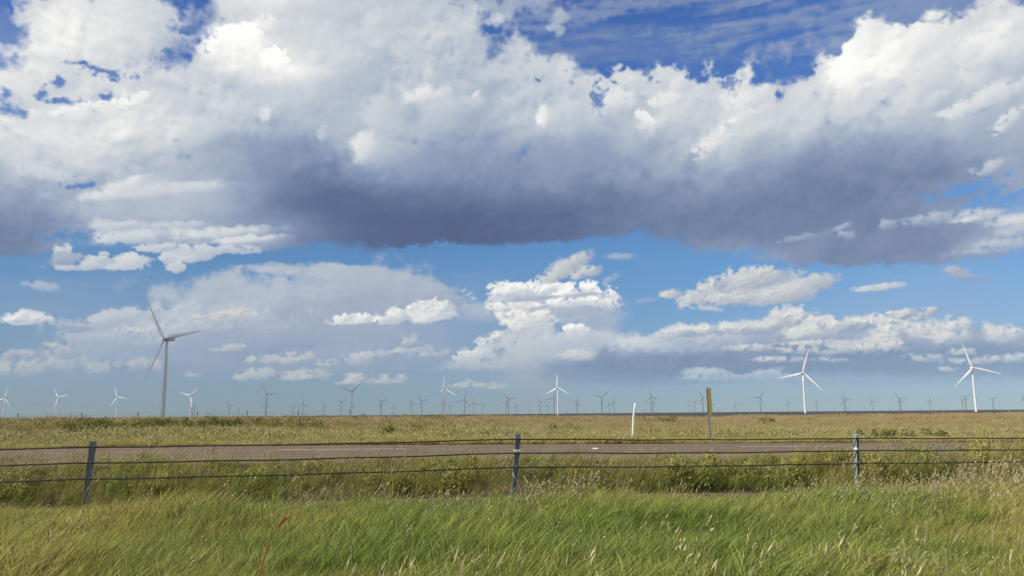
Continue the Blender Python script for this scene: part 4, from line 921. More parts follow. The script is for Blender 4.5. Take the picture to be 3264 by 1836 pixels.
TURB = [
    (17, 1269, 15, 'wind turbine cropped by the frame, leftmost of all on the plain', dict(size=1)),
    (189, 1266.5, -40, 'wind turbine second from the left edge, one blade hidden behind its tower', dict(size=1)),
    (376, 1266, -22, 'white wind turbine between the second one and the big grey one', dict(size=1)),
    (533, 1081, -36, 'big near wind turbine with grey tower and its nacelle seen from the side', dict(size=1.07, door=True)),
    (517, 1302, 40, 'tiny wind turbine half hidden just behind the base of the big grey turbine', dict(size=1)),
    (609, 1260.6, 45, 'white wind turbine with two raised blades, first beyond the big grey turbine', dict(size=1.05)),
    (613.6, 1300, 30, 'small wind turbine squeezed between a white tower and a thin upright neighbour', dict(size=1)),
    (620.5, 1297, -5, 'small wind turbine with upright blade just right of the white two-raised-blade turbine', dict(size=1)),
    (680.5, 1307, 5, 'very small lone wind turbine left of the pair beside the green bushes', dict(size=0.9)),
    (732, 1292.7, -34, 'left turbine of a small pair halfway from big grey turbine to next tall one', dict(size=1)),
    (762, 1305, 28, 'right and shorter turbine of a small pair right of the big grey turbine', dict(size=0.95)),
    (851, 1256, -28, 'taller wind turbine overlapping two small ones, nacelle pointing right', dict(size=1.08)),
    (847.7, 1290, -8, 'small wind turbine directly behind the taller overlapping one, blade upright', dict(size=1)),
    (845.5, 1303, 50, 'lowest and most hidden wind turbine of the overlapping trio left of centre', dict(size=0.95)),
    (934.6, 1299.6, 45, 'small wind turbine first to the right of the overlapping trio', dict(size=1)),
    (966.5, 1287, 3, 'wind turbine with one upright blade second to the right of the overlapping trio', dict(size=1)),
    (1033, 1296, -25, 'small lone wind turbine midway between the upright-blade one and a V-shaped one', dict(size=1)),
    (1088, 1284, 57, 'wind turbine with two blades in a V left of the tall two-raised-blade turbine', dict(size=1.05)),
    (1122.5, 1248, 52, 'tall wind turbine left of centre with two long blades raised like a V', dict(size=1.05)),
    (1122.5, 1292.6, -15, 'small wind turbine hidden behind the tower of the tall V-rotor turbine', dict(size=1)),
    (1215.4, 1281.4, -53, 'front turbine of an aligned pair right of the tall V-rotor turbine', dict(size=1.05)),
    (1214.8, 1291, 30, 'rear and lower turbine of an aligned pair sharing one tower line', dict(size=1)),
    (1255.8, 1298, 5, 'very small wind turbine beside a utility pole right of the aligned pair', dict(size=0.9)),
    (1312.5, 1288, -30, 'wind turbine first to the right of the very small one by the pole', dict(size=1)),
    (1345, 1277, -35, 'wind turbine just left of the tall slim upright-blade turbine group', dict(size=1.1)),
    (1417.5, 1240, -2, 'tall slim wind turbine left of the middle fence post, blade straight up', dict(size=0.95)),
    (1411, 1288, 12, 'small wind turbine peeking out left of the tall slim turbine tower', dict(size=1)),
    (1436, 1294, -20, 'small wind turbine first to the right of the tall slim turbine', dict(size=0.95)),
    (1481, 1274, 18, 'wind turbine with right-tilted blade second to the right of the tall slim turbine', dict(size=1.1)),
    (1511, 1284.6, 0, 'wind turbine with vertical blade third to the right of the tall slim turbine', dict(size=1)),
    (1539, 1292.6, 57, 'small wind turbine with V-shaped rotor fourth right of the tall slim turbine', dict(size=1)),
    (1612.6, 1284, 30, 'lower turbine of the pair just left of the middle fence post', dict(size=1.02)),
    (1621, 1272, -38, 'higher turbine of the pair just left of the middle fence post', dict(size=1.08)),
    (1647, 1292.6, -33, 'small wind turbine standing directly above the middle fence post', dict(size=0.97)),
    (1722, 1283, -30, 'wind turbine first to the right of the middle fence post', dict(size=1.05)),
    (1746, 1292.6, 32, 'small wind turbine second to the right of the middle fence post', dict(size=0.95)),
    (1766, 1268.7, 20, 'thin wind turbine almost touching the white turbine near the picture centre', dict(size=1.05)),
    (1777, 1235, 0, 'bright white wind turbine near the picture centre with blade straight up', dict(size=0.92)),
    (1837, 1282, 14, 'taller turbine of a close pair right of the white central turbine', dict(size=1.08)),
    (1842.5, 1290, -5, 'shorter turbine of a close pair right of the white central turbine', dict(size=1)),
    (1917, 1266.5, 52, 'wind turbine with V-shaped rotor midway from central white turbine to marker post', dict(size=1.1)),
    (1941.5, 1290, -15, 'small wind turbine second to the left of the leaning white marker post', dict(size=1)),
    (1956.5, 1281, 3, 'upright-blade wind turbine first to the left of the leaning white marker post', dict(size=1.02)),
    (2076, 1265.5, -10, 'front turbine of a pair right of the leaning white marker post', dict(size=0.98)),
    (2082, 1282, 20, 'rear and lower turbine of a pair right of the white marker post', dict(size=1.05)),
    (2198, 1290, -10, 'small wind turbine second to the left of the yellow sign', dict(size=0.98)),
    (2213.7, 1282, 60, 'wind turbine with V-shaped rotor first to the left of the yellow sign', dict(size=1.05)),
    (2240, 1266, -30, 'wind turbine mostly hidden behind the yellow sign, blades showing either side', dict(size=1.1)),
    (2271, 1288, -33, 'small wind turbine first to the right of the yellow sign', dict(size=0.97)),
    (2345, 1289, -30, 'small wind turbine second to the right of the yellow sign', dict(size=0.98)),
    (2422, 1267, 33, 'wind turbine third to the right of the yellow sign with long level blade', dict(size=1.08)),
    (2512, 1283.6, -8, 'small upright-blade wind turbine just left of the big white turbine', dict(size=0.97)),
    (2558.7, 1188, 17, 'big white wind turbine with upper blade tilting right, left of the right fence post', dict(size=1.09, door=True)),
    (2601, 1283.6, 28, 'small wind turbine first to the right of the big white right-tilted turbine', dict(size=0.97)),
    (2689, 1278.8, -25, 'smaller rear turbine of the overlapping pair left of the right fence post', dict(size=1)),
    (2694, 1272, -20, 'larger front turbine of the overlapping pair left of the right fence post', dict(size=1.1)),
    (2779, 1280, -25, 'small lone wind turbine first to the right of the right fence post', dict(size=0.97)),
    (2866, 1271.6, -35, 'larger front turbine of the overlapping pair right of the right fence post', dict(size=1.1)),
    (2870, 1279, -8, 'smaller rear turbine of the overlapping pair right of the right fence post', dict(size=0.97)),
    (2963, 1278, 18, 'lone wind turbine between the right pair and the far white turbine group', dict(size=0.98)),
    (3067.7, 1275, -40, 'left and smaller of two turbines just left of the big rightmost white turbine', dict(size=0.97)),
    (3077, 1267.4, -58, 'nearer of two turbines just left of the big rightmost white turbine, rotor V-shaped', dict(size=1.08)),
    (3098, 1172.5, -15, 'big white wind turbine at the right with upper blade tilting left', dict(size=1.07, door=True)),
    (3164, 1272.6, 60, 'small wind turbine between the big rightmost one and the frame edge', dict(size=1)),
    (3263, 1271, -10, 'wind turbine cut in half by the right frame edge', dict(size=1)),
]
for a in TURB: turbine(*a[:4], **a[4])

# =====================================================================  cable barrier along the median
FV, LEAN = 13.8, R(4.0)
bar = thing('cable_barrier', at_ground(3.4, FV), 'three-cable steel road barrier with leaning grey posts along the grassy median', 'barrier')
bar_loc = Vector(bar.location)
def c_post():
    # open C section, web facing the far road
    w, d, t, lip = .05, .032, .006, .016
    pts = [(-w, -d), (-w+lip, -d), (-w+lip, -d+t), (-w+t, -d+t), (-w+t, d-t), (w-t, d-t), (w-t, -d+t), (w-lip, -d+t), (w-lip, -d), (w, -d), (w, d), (-w, d)]
    v = [(x, y, z) for z in (-.4, 1.07) for x, y in pts]; n = len(pts)
    f = [(i, (i+1) % n, n+(i+1) % n, n+i) for i in range(n)]
    for o, rv in ((0, True), (n, False)):
        for q in ((0, 1, 2, 3), (0, 3, 4, 11), (11, 4, 5, 10), (10, 5, 6, 9), (9, 6, 7, 8)):
            q = [o+i for i in q]; f.append(tuple(q[::-1] if rv else q))
    return mesh('post', v, f)
POST = c_post(); HOOK = mesh('cable_hook', *join(box(-.02, .02, -.047, -.034, -.02, .02), box(-.008, .008, -.052, -.034, -.05, .05)))
v, f = join(box(-.053, .053, -.037, -.034, -.02, .02), box(-.053, .053, .034, .037, -.02, .02), box(-.0535, -.051, -.0345, .0345, -.02, .02), box(.051, .0535, -.0345, .0345, -.02, .02))
RBAND = mesh('reflector_band', v, f)
CABLE_H = (.49, .735, .975)
PDZ = [-.03, -.03, -.03, -.03, .045, .05, .05, .05, .05]
post_u = [-24.3, -17.3, -10.35, -3.4, 3.45, 10.4, 17.6, 24.6, 31.5]
for i, u in enumerate(post_u):
    p = obj('post', POST, M['galv'], bar)
    x, y, z = at_ground(u, FV, -.02 + PDZ[i])
    p.matrix_local = Matrix.Translation(Vector((x, y, z))-bar_loc) @ Matrix.Rotation(TH, 4, 'Z') @ Matrix.Rotation(LEAN*(1, .9, 1.05, .85, 1.15, .9, 1, 1, 1)[i], 4, 'Y') @ Matrix.Rotation(R((0, 8, -5, 10, -3, 28, 0, 5, 0)[i]), 4, 'Z')
    for h in CABLE_H:
        k = obj('cable_hook', HOOK, M['galv'], p); k.location = (0, 0, h)
    if i in (4, 5, 2, 7):
        k = obj('reflector_band', RBAND, M['band'], p); k.location = (0, 0, .775)
for h in CABLE_H:
    path = []
    for j in range(len(post_u)-1):
        for t in np.linspace(0, 1, 24, endpoint=False):
            u = post_u[j]*(1-t)+post_u[j+1]*t
            z = (float(ground_z(post_u[j], FV))+PDZ[j])*(1-t) + (float(ground_z(post_u[j+1], FV))+PDZ[j+1])*t - .02
            x, y = xy(u + math.tan(LEAN)*h, FV-.052); path.append((x-bar_loc.x, y-bar_loc.y, z + h - .02*math.sin(math.pi*t) - bar_loc.z + .004*math.sin(u*3)))
    # three-strand rope: a trefoil section that turns along the run
    fine = []
    for a, b2 in zip(path[:-1], path[1:]):
        for t in (0, .25, .5, .75): fine.append(np.array(a)*(1-t)+np.array(b2)*t)
    rings = []
    t_ = np.array([AU[0], AU[1], 0]); s_ = np.array([AN[0], AN[1], 0])
    for i, p in enumerate(fine):
        ring = []
        for k in range(9):
            an = 2*math.pi*k/9; r = .0115 + .0023*math.cos(3*an + i*1.9)
            ring.append(p + r*(math.cos(an)*s_ + math.sin(an)*np.array([0, 0, 1.])))
        rings.append(ring)
    obj('cable', mesh('cable', *loft(rings), True), M['rope'], bar)

# =====================================================================  roadside furniture beyond the road
d = thing('delineator_post', spot(2009, 27.6), 'slim white plastic marker post leaning to one side beyond the road', 'marker post')
path = [(0, 0, -.3), (0, 0, .0), (.035, 0, .5), (.07, 0, .9), (.085, 0, 1.02), (.125, 0, 1.22), (.135, 0, 1.36)]
rings = []
for p in path:
    rings.append([(p[0]+.033*math.cos(a), p[1]+.016*math.sin(a), p[2]) for a in np.linspace(0, 2*math.pi, 10, endpoint=False)])
v, f = loft(rings)
obj('marker_tube', mesh('marker_tube', v, f, True), M['white_plastic'], d)
v, f = loft([[(p0 + .04*math.cos(a), .021*math.sin(a), z) for a in np.linspace(0, 2*math.pi, 10, endpoint=False)] for p0, z in ((0, -.05), (0, .12), (.004, .13))])
obj('base_sleeve', mesh('base_sleeve', v, f, True), M['galv'], d)

s = thing('object_marker_sign', spot(2256, 28.0, -.06), 'narrow yellow marker sign seen almost edge-on atop a grey steel post', 'road sign')
def u_channel(z0, z1, lean):
    pts = [(-.036, .02), (-.024, .02), (-.015, -.018), (.015, -.018), (.024, .02), (.036, .02), (.036, .026), (.020, .026), (.011, -.012), (-.011, -.012), (-.020, .026), (-.036, .026)]
    v = [(x + lean*z, y, z) for z in (z0, z1) for x, y in pts]; n = len(pts)
    f = [(i, (i+1) % n, n+(i+1) % n, n+i) for i in range(n)]
    for o in (0, n):
        for q in ((0, 1, 10, 11), (1, 2, 9, 10), (2, 3, 8, 9), (3, 4, 7, 8), (4, 5, 6, 7)): f.append(tuple(o+i for i in q))
    return v, f
obj('sign_post', mesh('sign_post', *u_channel(-.4, 1.98, -.008)), M['galv'], s)
pn = obj('sign_panel', mesh('sign_panel', *box(-.125, .125, -.002, .002, 0, .93)), M['sign_yellow'], s)
pn.location = (.05, -.05, 1.03); pn.rotation_euler = (0, R(-.6), R(54))
br = obj('bracket', mesh('bracket', *join(box(-.018, .018, -.045, -.03, 1.06, 1.93), box(-.04, .04, -.05, -.028, 1.1, 1.16), box(-.04, .04, -.05, -.028, 1.8, 1.86))), M['sign_dark'], s)
br.location = (-.02, -.02, 0)

lt = obj('litter_scrap', mesh('litter_scrap', [(-.08, -.03, .006), (.09, -.04, .0), (.10, .03, .012), (-.07, .04, .0), (0, 0, .035), (-.08, -.03, 0.0), (.04, -.012, .028)], [(0, 1, 6), (1, 2, 6), (2, 4, 6), (2, 3, 4), (3, 0, 4), (0, 6, 4), (0, 3, 2, 1)]), M['litter'])
x, y = from_photo(1889, 20.4); u_, v__ = uv(x, y); lt.location = (x, y, road_z(u_, v__)+.003)
lt['label'] = 'small crumpled white scrap of litter lying on the asphalt'; lt['category'] = 'litter'

# utility poles far out on the plain
POLE = mesh('pole', *loft([circle((0, 0, z), r, 7) for z, r in ((-1, .2), (12, .13))]))
ARM = mesh('crossarm', *box(-1.2, 1.2, -.08, .08, 11.0, 11.2))
ARM2 = mesh('crossarm', *box(-.9, .9, -.08, .08, 10.0, 10.2))
for px, hh, lab in (
    (1250, 24, 'utility pole beside the very small turbine left of the picture centre'),
    (1474, 20, 'thin utility pole beside the right-tilted turbine, right of the tall slim turbine'),
    (1684, 20, 'utility pole just right of the middle barrier post'),
    (1891, 20, 'utility pole just left of the V-rotor turbine by the marker post'),
    (2090.5, 18, 'utility pole right of the leaning white marker post'),
    (2285, 19, 'utility pole right of the yellow sign'),
    (2475, 18, 'utility pole left of the big white right-tilted turbine'),
    (2658, 17, 'utility pole left of the right barrier post'),
    (2832, 17, 'utility pole right of the right barrier post'),
    (2997, 15, 'faint utility pole left of the big rightmost turbine'),
    ):
    dist = 1750*19/hh
    x, y = from_photo(px, dist)
    p = thing('utility_pole', (x, y, -2.2), lab, 'utility pole', 'utility poles on the far plain')
    obj('pole', POLE, M['wood_grey'], p); obj('crossarm', ARM, M['wood_grey'], p); obj('crossarm', ARM2, M['wood_grey'], p)

# ranch fence on the left skyline
rf = thing('ranch_fence', at_ground(-60, 112), 'low wire fence with thin dark posts along the left skyline of the prairie', 'fence')
rl = Vector(rf.location)
RPOST = mesh('fence_post', *loft([circle((.01*k, 0, z), r, 6) for k, z, r in ((0, -.4, .07), (0, .9, .065), (1, 1.75, .06))]))
tops = []
for px in (-140, 53, 256, 435, 626, 783, 947, 1113):
    x, y = from_photo(px, 108); u, v = uv(x, y); z = float(ground_z(u, v))
    o = obj('fence_post', RPOST, M['wood_grey'], rf); o.location = Vector((x, y, z))-rl; o.rotation_euler = (0, R((px*13 % 7)-3), px); tops.append((x-rl.x, y-rl.y, z-rl.z))
for h in (1.0, 1.35, 1.65):
    obj('wire', mesh('wire', *tube([(p[0], p[1], p[2]+h) for p in tops], .006, 4)), M['rope'], rf)

# white storage tanks of a far farmstead
TANK = mesh('tank_body', *loft([circle((0, 0, z), r, 14) for z, r in ((0, 3.6), (8, 3.6), (9.4, 1.2), (9.6, .3))]), False)
for i, (px, lab) in enumerate(((1150, 'tiny white storage tank on the horizon, first of three standing in a row'), (1155, 'tiny white storage tank on the horizon, middle one of three in a row'), (1160.5, 'tiny white storage tank on the horizon, last of three standing in a row'))):
    x, y = from_photo(px, 3400)
    o = obj('storage_tank', TANK, M['white_paint']); o.location = (x, y, -2.2); o['label'] = lab; o['category'] = 'storage tank'; o['group'] = 'white tanks on the horizon'

# =====================================================================  grasses and weeds
def blades(rng, n, rad, h, w, lean, droop, segs=3, wind=(.55, -.1), var0=0., head=0.):
    """n curved leaf blades rooted in a disc; returns verts, faces, per-vertex h / var / head"""
    V_, F_, H_, A_, D_ = [], [], [], [], []
    for i in range(n):
        r = rad*math.sqrt(rng.random()); a = rng.random()*2*math.pi
        bx, by = r*math.cos(a), r*math.sin(a); hh = h*rng.uniform(.55, 1.15); ww = w*rng.uniform(.7, 1.3)
        da = rng.random()*2*math.pi; dx = math.cos(da)*lean*rng.uniform(.3, 1) + wind[0]*rng.uniform(.5, 1.1); dy = math.sin(da)*lean*rng.uniform(.3, 1) + wind[1]
        fa = rng.random()*math.pi; px, py = math.cos(fa)*ww/2, math.sin(fa)*ww/2
        va = rng.random(); o = len(V_)
        dr = droop*rng.uniform(.3, 1.2)
        for k in range(segs):
            t = k/segs; c = hh*(.35*t + .65*t*t)
            wd = (1-t*.75)
            x, y, z = bx+dx*c, by+dy*c, hh*(t - dr*t*t*t*.5)
            V_ += [(x-px*wd, y-py*wd, z), (x+px*wd, y+py*wd, z)]; H_ += [t, t]; A_ += [va, va]; D_ += [head, head]
            if k: F_.append((o+2*k-2, o+2*k-1, o+2*k+1, o+2*k))
        V_.append((bx+dx*hh, by+dy*hh, hh*(1-dr*.5))); H_.append(1.); A_.append(va); D_.append(head)
        F_.append((o+2*segs-2, o+2*segs-1, o+2*segs))
    return V_, F_, H_, A_, D_
def spindle(p, d, ln, r, va, head, n=3):
    """a small plump seed head of length ln along d"""
    p = np.array(p); d = np.array(d, float); d /= np.linalg.norm(d)
    a = np.cross(d, (0.3, .9, .1)); a /= np.linalg.norm(a); b = np.cross(d, a)
    V_ = [tuple(p)] + [tuple(p+d*ln*.4+r*(math.cos(2*math.pi*k/n)*a+math.sin(2*math.pi*k/n)*b)) for k in range(n)] + [tuple(p+d*ln)]
    F_ = [(0, 1+(k+1) % n, 1+k) for k in range(n)] + [(n+1, 1+k, 1+(k+1) % n) for k in range(n)]
    return V_, F_, [1.]*(n+2), [va]*(n+2), [head]*(n+2)
def merge(parts):
    V_, F_, H_, A_, D_ = [], [], [], [], []
    for v, f, h, a, d in parts:
        o = len(V_); V_ += v; F_ += [tuple(i+o for i in q) for q in f]; H_ += h; A_ += a; D_ += d
    return V_, F_, H_, A_, D_
def seed_stems(rng, n, rad, h, head_len, head_r, wind=(.42, -.08), plume=5, sw=.0035):
    parts = []
    for i in range(n):
        r = rad*math.sqrt(rng.random()); a = rng.random()*2*math.pi; hh = h*rng.uniform(.7, 1.15); va = rng.random()
        dx = wind[0]*rng.uniform(.6, 1.3)+rng.uniform(-.12, .12); dy = wind[1]+rng.uniform(-.15, .15)
        bx, by = r*math.cos(a), r*math.sin(a); o = []; f = []; H_ = []
        for k in range(4):
            t = k/3; c = hh*(.3*t+.7*t*t); o += [(bx+dx*c-sw/2, by+dy*c, hh*t*(1-.12*t)), (bx+dx*c+sw/2, by+dy*c+sw*.4, hh*t*(1-.12*t))]; H_ += [t, t]
            if k: f.append((2*k-2, 2*k-1, 2*k+1, 2*k))
        parts.append((o, f, H_, [va]*8, [.45*q for q in H_]))
        tip = np.array(o[-1]); d = np.array([dx*1.3, dy*1.3, .85])
        for q in range(plume):
            s = q/max(1, plume-1); dd = d + rng.normal(0, .22, 3)*(plume > 1)
            parts.append(spindle(tip + d/np.linalg.norm(d)*head_len*(s-.8)*.9, dd, head_len*rng.uniform(.4, .7) if plume > 1 else head_len, head_r*rng.uniform(.7, 1.2), rng.random(), 1.))
    return merge(parts)
def leafy(rng, n, rad, h, leaf, head=0.):
    """branching weed: many small leaf-sized faces on thin stalks"""
    parts = []
    for i in range(n):
        r = rad*math.sqrt(rng.random()); a = rng.random()*2*math.pi; hh = h*rng.uniform(.4, 1.1)*math.sqrt(max(.15, 1-(r/rad)**2*.7))
        x, y = r*math.cos(a)*1.2, r*math.sin(a)*1.2; va = rng.random(); L_ = leaf*rng.uniform(.6, 1.4)
        d = np.array([rng.normal(.25, .6), rng.normal(0, .6), rng.uniform(.1, 1)]); d /= np.linalg.norm(d); s = np.cross(d, rng.normal(size=3)); s /= np.linalg.norm(s)
        p = np.array([x, y, hh]); v = [tuple(p), tuple(p+d*L_*.5+s*L_*.28), tuple(p+d*L_), tuple(p+d*L_*.5-s*L_*.28)]
        parts.append((v, [(0, 1, 2, 3)], [hh/h]*4, [va]*4, [head if rng.random() < .5 else 0.]*4))
        if i % 6 == 0:
            parts.append(([(x*.3, y*.3, 0), (x*.3+.008, y*.3, 0), (x, y, hh)], [(0, 1, 2)], [0, 0, .7], [va]*3, [0.]*3))
    return merge(parts)
def to_mesh(name, g, mat):
    v, f, h, a, d = g
    me_ = mesh(name, v, f, False, {'h': h, 'var': a, 'head': d}); me_.materials.append(mat); return me_

def scatter(name, label, cat, variants, pos, scale, rotz, tint, pick, tiltx=None):
    """one stuff object: plant clumps set out on computed spots by geometry nodes"""
    src = bpy.data.collections.new(name + ' clumps')
    for i, me_ in enumerate(variants):
        src.objects.link(bpy.data.objects.new('%s clump %02d' % (name, i), me_))
    n = len(pos)
    me_ = bpy.data.meshes.new(name); me_.vertices.add(n); me_.vertices.foreach_set('co', np.asarray(pos, np.float32).ravel())
    def attr(k, t, data, key='value'):
        a = me_.attributes.new(k, t, 'POINT'); a.data.foreach_set(key, np.ascontiguousarray(data).ravel())
    rot = np.zeros((n, 3), np.float32); rot[:, 2] = rotz
    attr('turn', 'FLOAT_VECTOR', rot, 'vector'); attr('size', 'FLOAT_VECTOR', np.asarray(scale, np.float32), 'vector')
    attr('tint', 'FLOAT', np.asarray(tint, np.float32)); attr('pick', 'INT', np.asarray(pick, np.int32))
    o = link(bpy.data.objects.new(name, me_))
    ng = bpy.data.node_groups.new(name, 'GeometryNodeTree')
    ng.interface.new_socket('Geometry', in_out='INPUT', socket_type='NodeSocketGeometry'); ng.interface.new_socket('Geometry', in_out='OUTPUT', socket_type='NodeSocketGeometry')
    N = ng.nodes; L = ng.links
    gi = N.new('NodeGroupInput'); go = N.new('NodeGroupOutput'); ip = N.new('GeometryNodeInstanceOnPoints'); ci = N.new('GeometryNodeCollectionInfo')
    ci.inputs['Collection'].default_value = src; ci.inputs['Separate Children'].default_value = True; ci.inputs['Reset Children'].default_value = True
    def na(k, t):
        q = N.new('GeometryNodeInputNamedAttribute'); q.data_type = t; q.inputs['Name'].default_value = k; return q.outputs['Attribute']
    L.new(gi.outputs[0], ip.inputs['Points']); L.new(ci.outputs[0], ip.inputs['Instance']); ip.inputs['Pick Instance'].default_value = True
    L.new(na('pick', 'INT'), ip.inputs['Instance Index']); L.new(na('size', 'FLOAT_VECTOR'), ip.inputs['Scale'])
    er = N.new('FunctionNodeEulerToRotation'); L.new(na('turn', 'FLOAT_VECTOR'), er.inputs[0]); L.new(er.outputs[0], ip.inputs['Rotation'])
    L.new(ip.outputs[0], go.inputs[0])
    mod = o.modifiers.new('spread', 'NODES'); mod.node_group = ng
    o['kind'] = 'stuff'; o['label'] = label; o['category'] = cat
    return o

RG = np.random.default_rng(21)
def spots(n, v0, v1, u_pad=3.0, vpow=1.0, az=36.5):
    """random spots in a strip along the road, as wide as can be seen from near the photograph's viewpoint"""
    out_u, out_v = [], []
    while sum(map(len, out_u)) < n:
        v = v0 + (v1-v0)*RG.random(n*2)**vpow; u = RG.uniform(-1, 1, n*2)*(v1*1.25+u_pad+4)
        x, y = xy(u, v); k = (np.abs(x) < np.tan(R(az))*y + u_pad) & (y > 1)
        out_u.append(u[k]); out_v.append(v[k])
    return np.concatenate(out_u)[:n], np.concatenate(out_v)[:n]
def lay(u, v, dz=0): 
    x, y = xy(u, v); return np.stack([x, y, ground_z(u, v)+dz], -1)

# ---- colours of the living plants
MG = leaf_mat('verge grass', (.160, .245, .052), (.46, .39, .135), (.325, .350, .110), (.50, .44, .28), .5, .42, .75)
MT = leaf_mat('tall roadside grass', (.225, .285, .060), (.47, .39, .125), (.47, .45, .150), (.46, .39, .24), .55, .45, .55, 1.1)
MW = leaf_mat('pale seeding weeds', (.215, .225, .070), (.50, .375, .075), (.40, .38, .14), (.52, .48, .25), .5, .4)
MP = leaf_mat('dry prairie grass', (.190, .220, .060), (.41, .335, .125), (.45, .370, .160), (.50, .40, .23), .6, .4)
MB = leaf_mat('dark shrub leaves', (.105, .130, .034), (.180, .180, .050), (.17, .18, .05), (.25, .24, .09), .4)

rg = np.random.default_rng(4)
verge = [to_mesh('verge grass', blades(rg, 50, .17, h, .0065, .55, .35, 3, (w, -.10)), MG) for h, w in ((.20, .45), (.25, .6), (.30, .75), (.22, .3), (.34, .55))]
verge += [to_mesh('verge grass', blades(rg, 22, .15, h, .013, .6, .5, 3, (.5, -.10)), MG) for h in (.27, .33)]
verge += [to_mesh('verge seed grass', merge([blades(rg, 16, .13, .26, .007, .35, .25), seed_stems(rg, 6, .15, .40, .050, .0048, (.45, -.1), 4)]), MG) for _ in range(3)]
tall = [to_mesh('tall grass', merge([blades(rg, 30, .17, h*1.12, .010, .70, .55, 3, (.62, -.1)), seed_stems(rg, k, .16, h*1.45, .065, .0055, (.36, -.1), 5)]), MT) for h, k in ((.50, 2), (.58, 5), (.42, 1), (.64, 7), (.52, 0))]
tall += [to_mesh('leafy weed', merge([leafy(rg, 170, .20, .5, .075), blades(rg, 12, .15, .45, .012, .4, .4)]), MT) for _ in range(3)]
weeds = [to_mesh('seeding weed', merge([leafy(rg, 120, .26, h, .055, .8), seed_stems(rg, 5, .2, h*1.15, .07, .012, (.3, 0), 3)]), MW) for h in (.22, .30, .36, .18)]
prairie = [to_mesh('prairie grass', merge([blades(rg, 60, .42, h, .016, .30, .25, 2, (.28, -.05)), seed_stems(rg, k, .42, h*1.22, .14, .016, (.30, 0), 2, .006)]), MP) for h, k in ((.50, 10), (.58, 16), (.42, 5), (.62, 20))]
prairie += [to_mesh('prairie forb', merge([leafy(rg, 130, .40, .45, .085, .2), blades(rg, 20, .4, .42, .018, .3, .3, 2)]), MP) for _ in range(2)]

def sizes(n, lo, hi, wide=1.):
    s = RG.uniform(lo, hi, n); return np.stack([s*wide, s*wide, s], -1)
# the verge between the traffic lanes and the barrier
n = 19000; u, v = spots(n, 4.6, 13.4, 2.5)
t = np.clip(.27 + .60*vnoise(u, v, 2.6, 31) + .40*vnoise(u, v, .8, 32) + .2*vnoise(u, v, .35, 39) + .22*np.clip((-u-1)/4, 0, 1) + .22*np.clip((u-6)/4, 0, 1) - .22*np.exp(-((u-3.5)/3)**2), 0, 1)
pit = vnoise(u, v, .85, 37) + .5*vnoise(u, v, .4, 38) > np.where(v < 8.5, -3, -.95 + .5*RG.random(n)); u, v, t = u[pit], v[pit], t[pit]; n = len(u)
s = sizes(n, .75, 1.3); tallness = np.clip(1 + .5*vnoise(u, v, 1.9, 33) + .32*vnoise(u, v, .75, 36) + .35*np.clip((-u-1.5)/4, 0, 1) + .3*np.clip((u-7)/3, 0, 1), .55, 1.7); tallness *= np.clip(.24 + (13.4-v)/2.6, .24, 1)*.88; s *= tallness[:, None]
q = RG.random(n); seedy = .02 + .20*np.clip(vnoise(u, v, 2.2, 34)-.25, 0, 1) + .13*np.clip((-u-2)/4, 0, 1) + .15*np.clip((u-6)/3, 0, 1)
pk = np.where(q < seedy, 7 + RG.integers(0, 3, n), RG.integers(0, 7, n))
scatter('verge_grass', 'windblown green grass with pale seed heads between the camera and the barrier', 'grass', verge, lay(u, v), s, RG.normal(0, .75, n), t, pk)
# a few tall pale foxtails close to the camera
n = 46; u, v = spots(n, 4.3, 5.6, .6)
k = (u > 0); u, v = u[k], v[k]; n = len(u)
fox = [to_mesh('foxtail', seed_stems(rg, 3, .10, .50, .11, .0085, (.30, -.05), 1, .003), MG) for _ in range(3)]
scatter('foxtail_stems', 'tall pale foxtail seed heads poking up at the bottom edge close to the camera', 'foxtails', fox, lay(u, v), sizes(n, .8, 1.15), RG.normal(0, .5, n), RG.random(n), RG.integers(0, 3, n))
# the tall rank growth between barrier and road
n = 3600; u, v = spots(n, 13.75, 15.4, 3)
gap = vnoise(u, v, 1.5, 44)
keep = (gap > -.62) & ((v > 14.0) | (RG.random(n) < .55)); u, v = u[keep], v[keep]; n = len(u)
t = np.clip(.20 + .5*vnoise(u, v, 2.1, 41) + .25*vnoise(u, v, .6, 42), 0, 1)
hgt = .50*np.clip(1 + .34*vnoise(u, v, 1.7, 43) + .30*vnoise(u, v, .7, 46), .5, 1.7)*np.where((RG.random(n) < .13) & (v < 14.7), 1.55, 1)
hgt *= np.clip(1 - .7*(v-14.85)/.5, .35, 1)*(1 + .30*np.clip((-u-.5)/3, 0, 1) + .75*np.clip((u-8.0)/4, 0, 1))      # low on the bank, ranker at both ends
s = sizes(n, .75, 1.15)*hgt[:, None]
pk = np.where(RG.random(n) < .12+.25*(vnoise(u, v, 1.2, 45) > .25), 5+RG.integers(0, 3, n), RG.integers(0, 5, n))
near = (np.abs((u-3.45+3.48) % 6.97 - 3.48) < .7) & (v < 14.6); pk = np.where(near, RG.integers(0, 5, n), pk); s[near] *= .7      # beaten down round the posts
scatter('tall_roadside_grass', 'dense tall yellow green grass and weeds between barrier and road', 'tall grass', tall, lay(u, v), s, RG.normal(0, .6, n), t, pk)
n = 1500; u, v = spots(n, 10.5, 13.9, 3); k = (vnoise(u, v, 2.4, 47) > .1 - .8*np.clip((-u-2)/3, 0, 1) - .9*np.clip((u-8)/4, 0, 1)); u, v = u[k], v[k]; n = len(u)
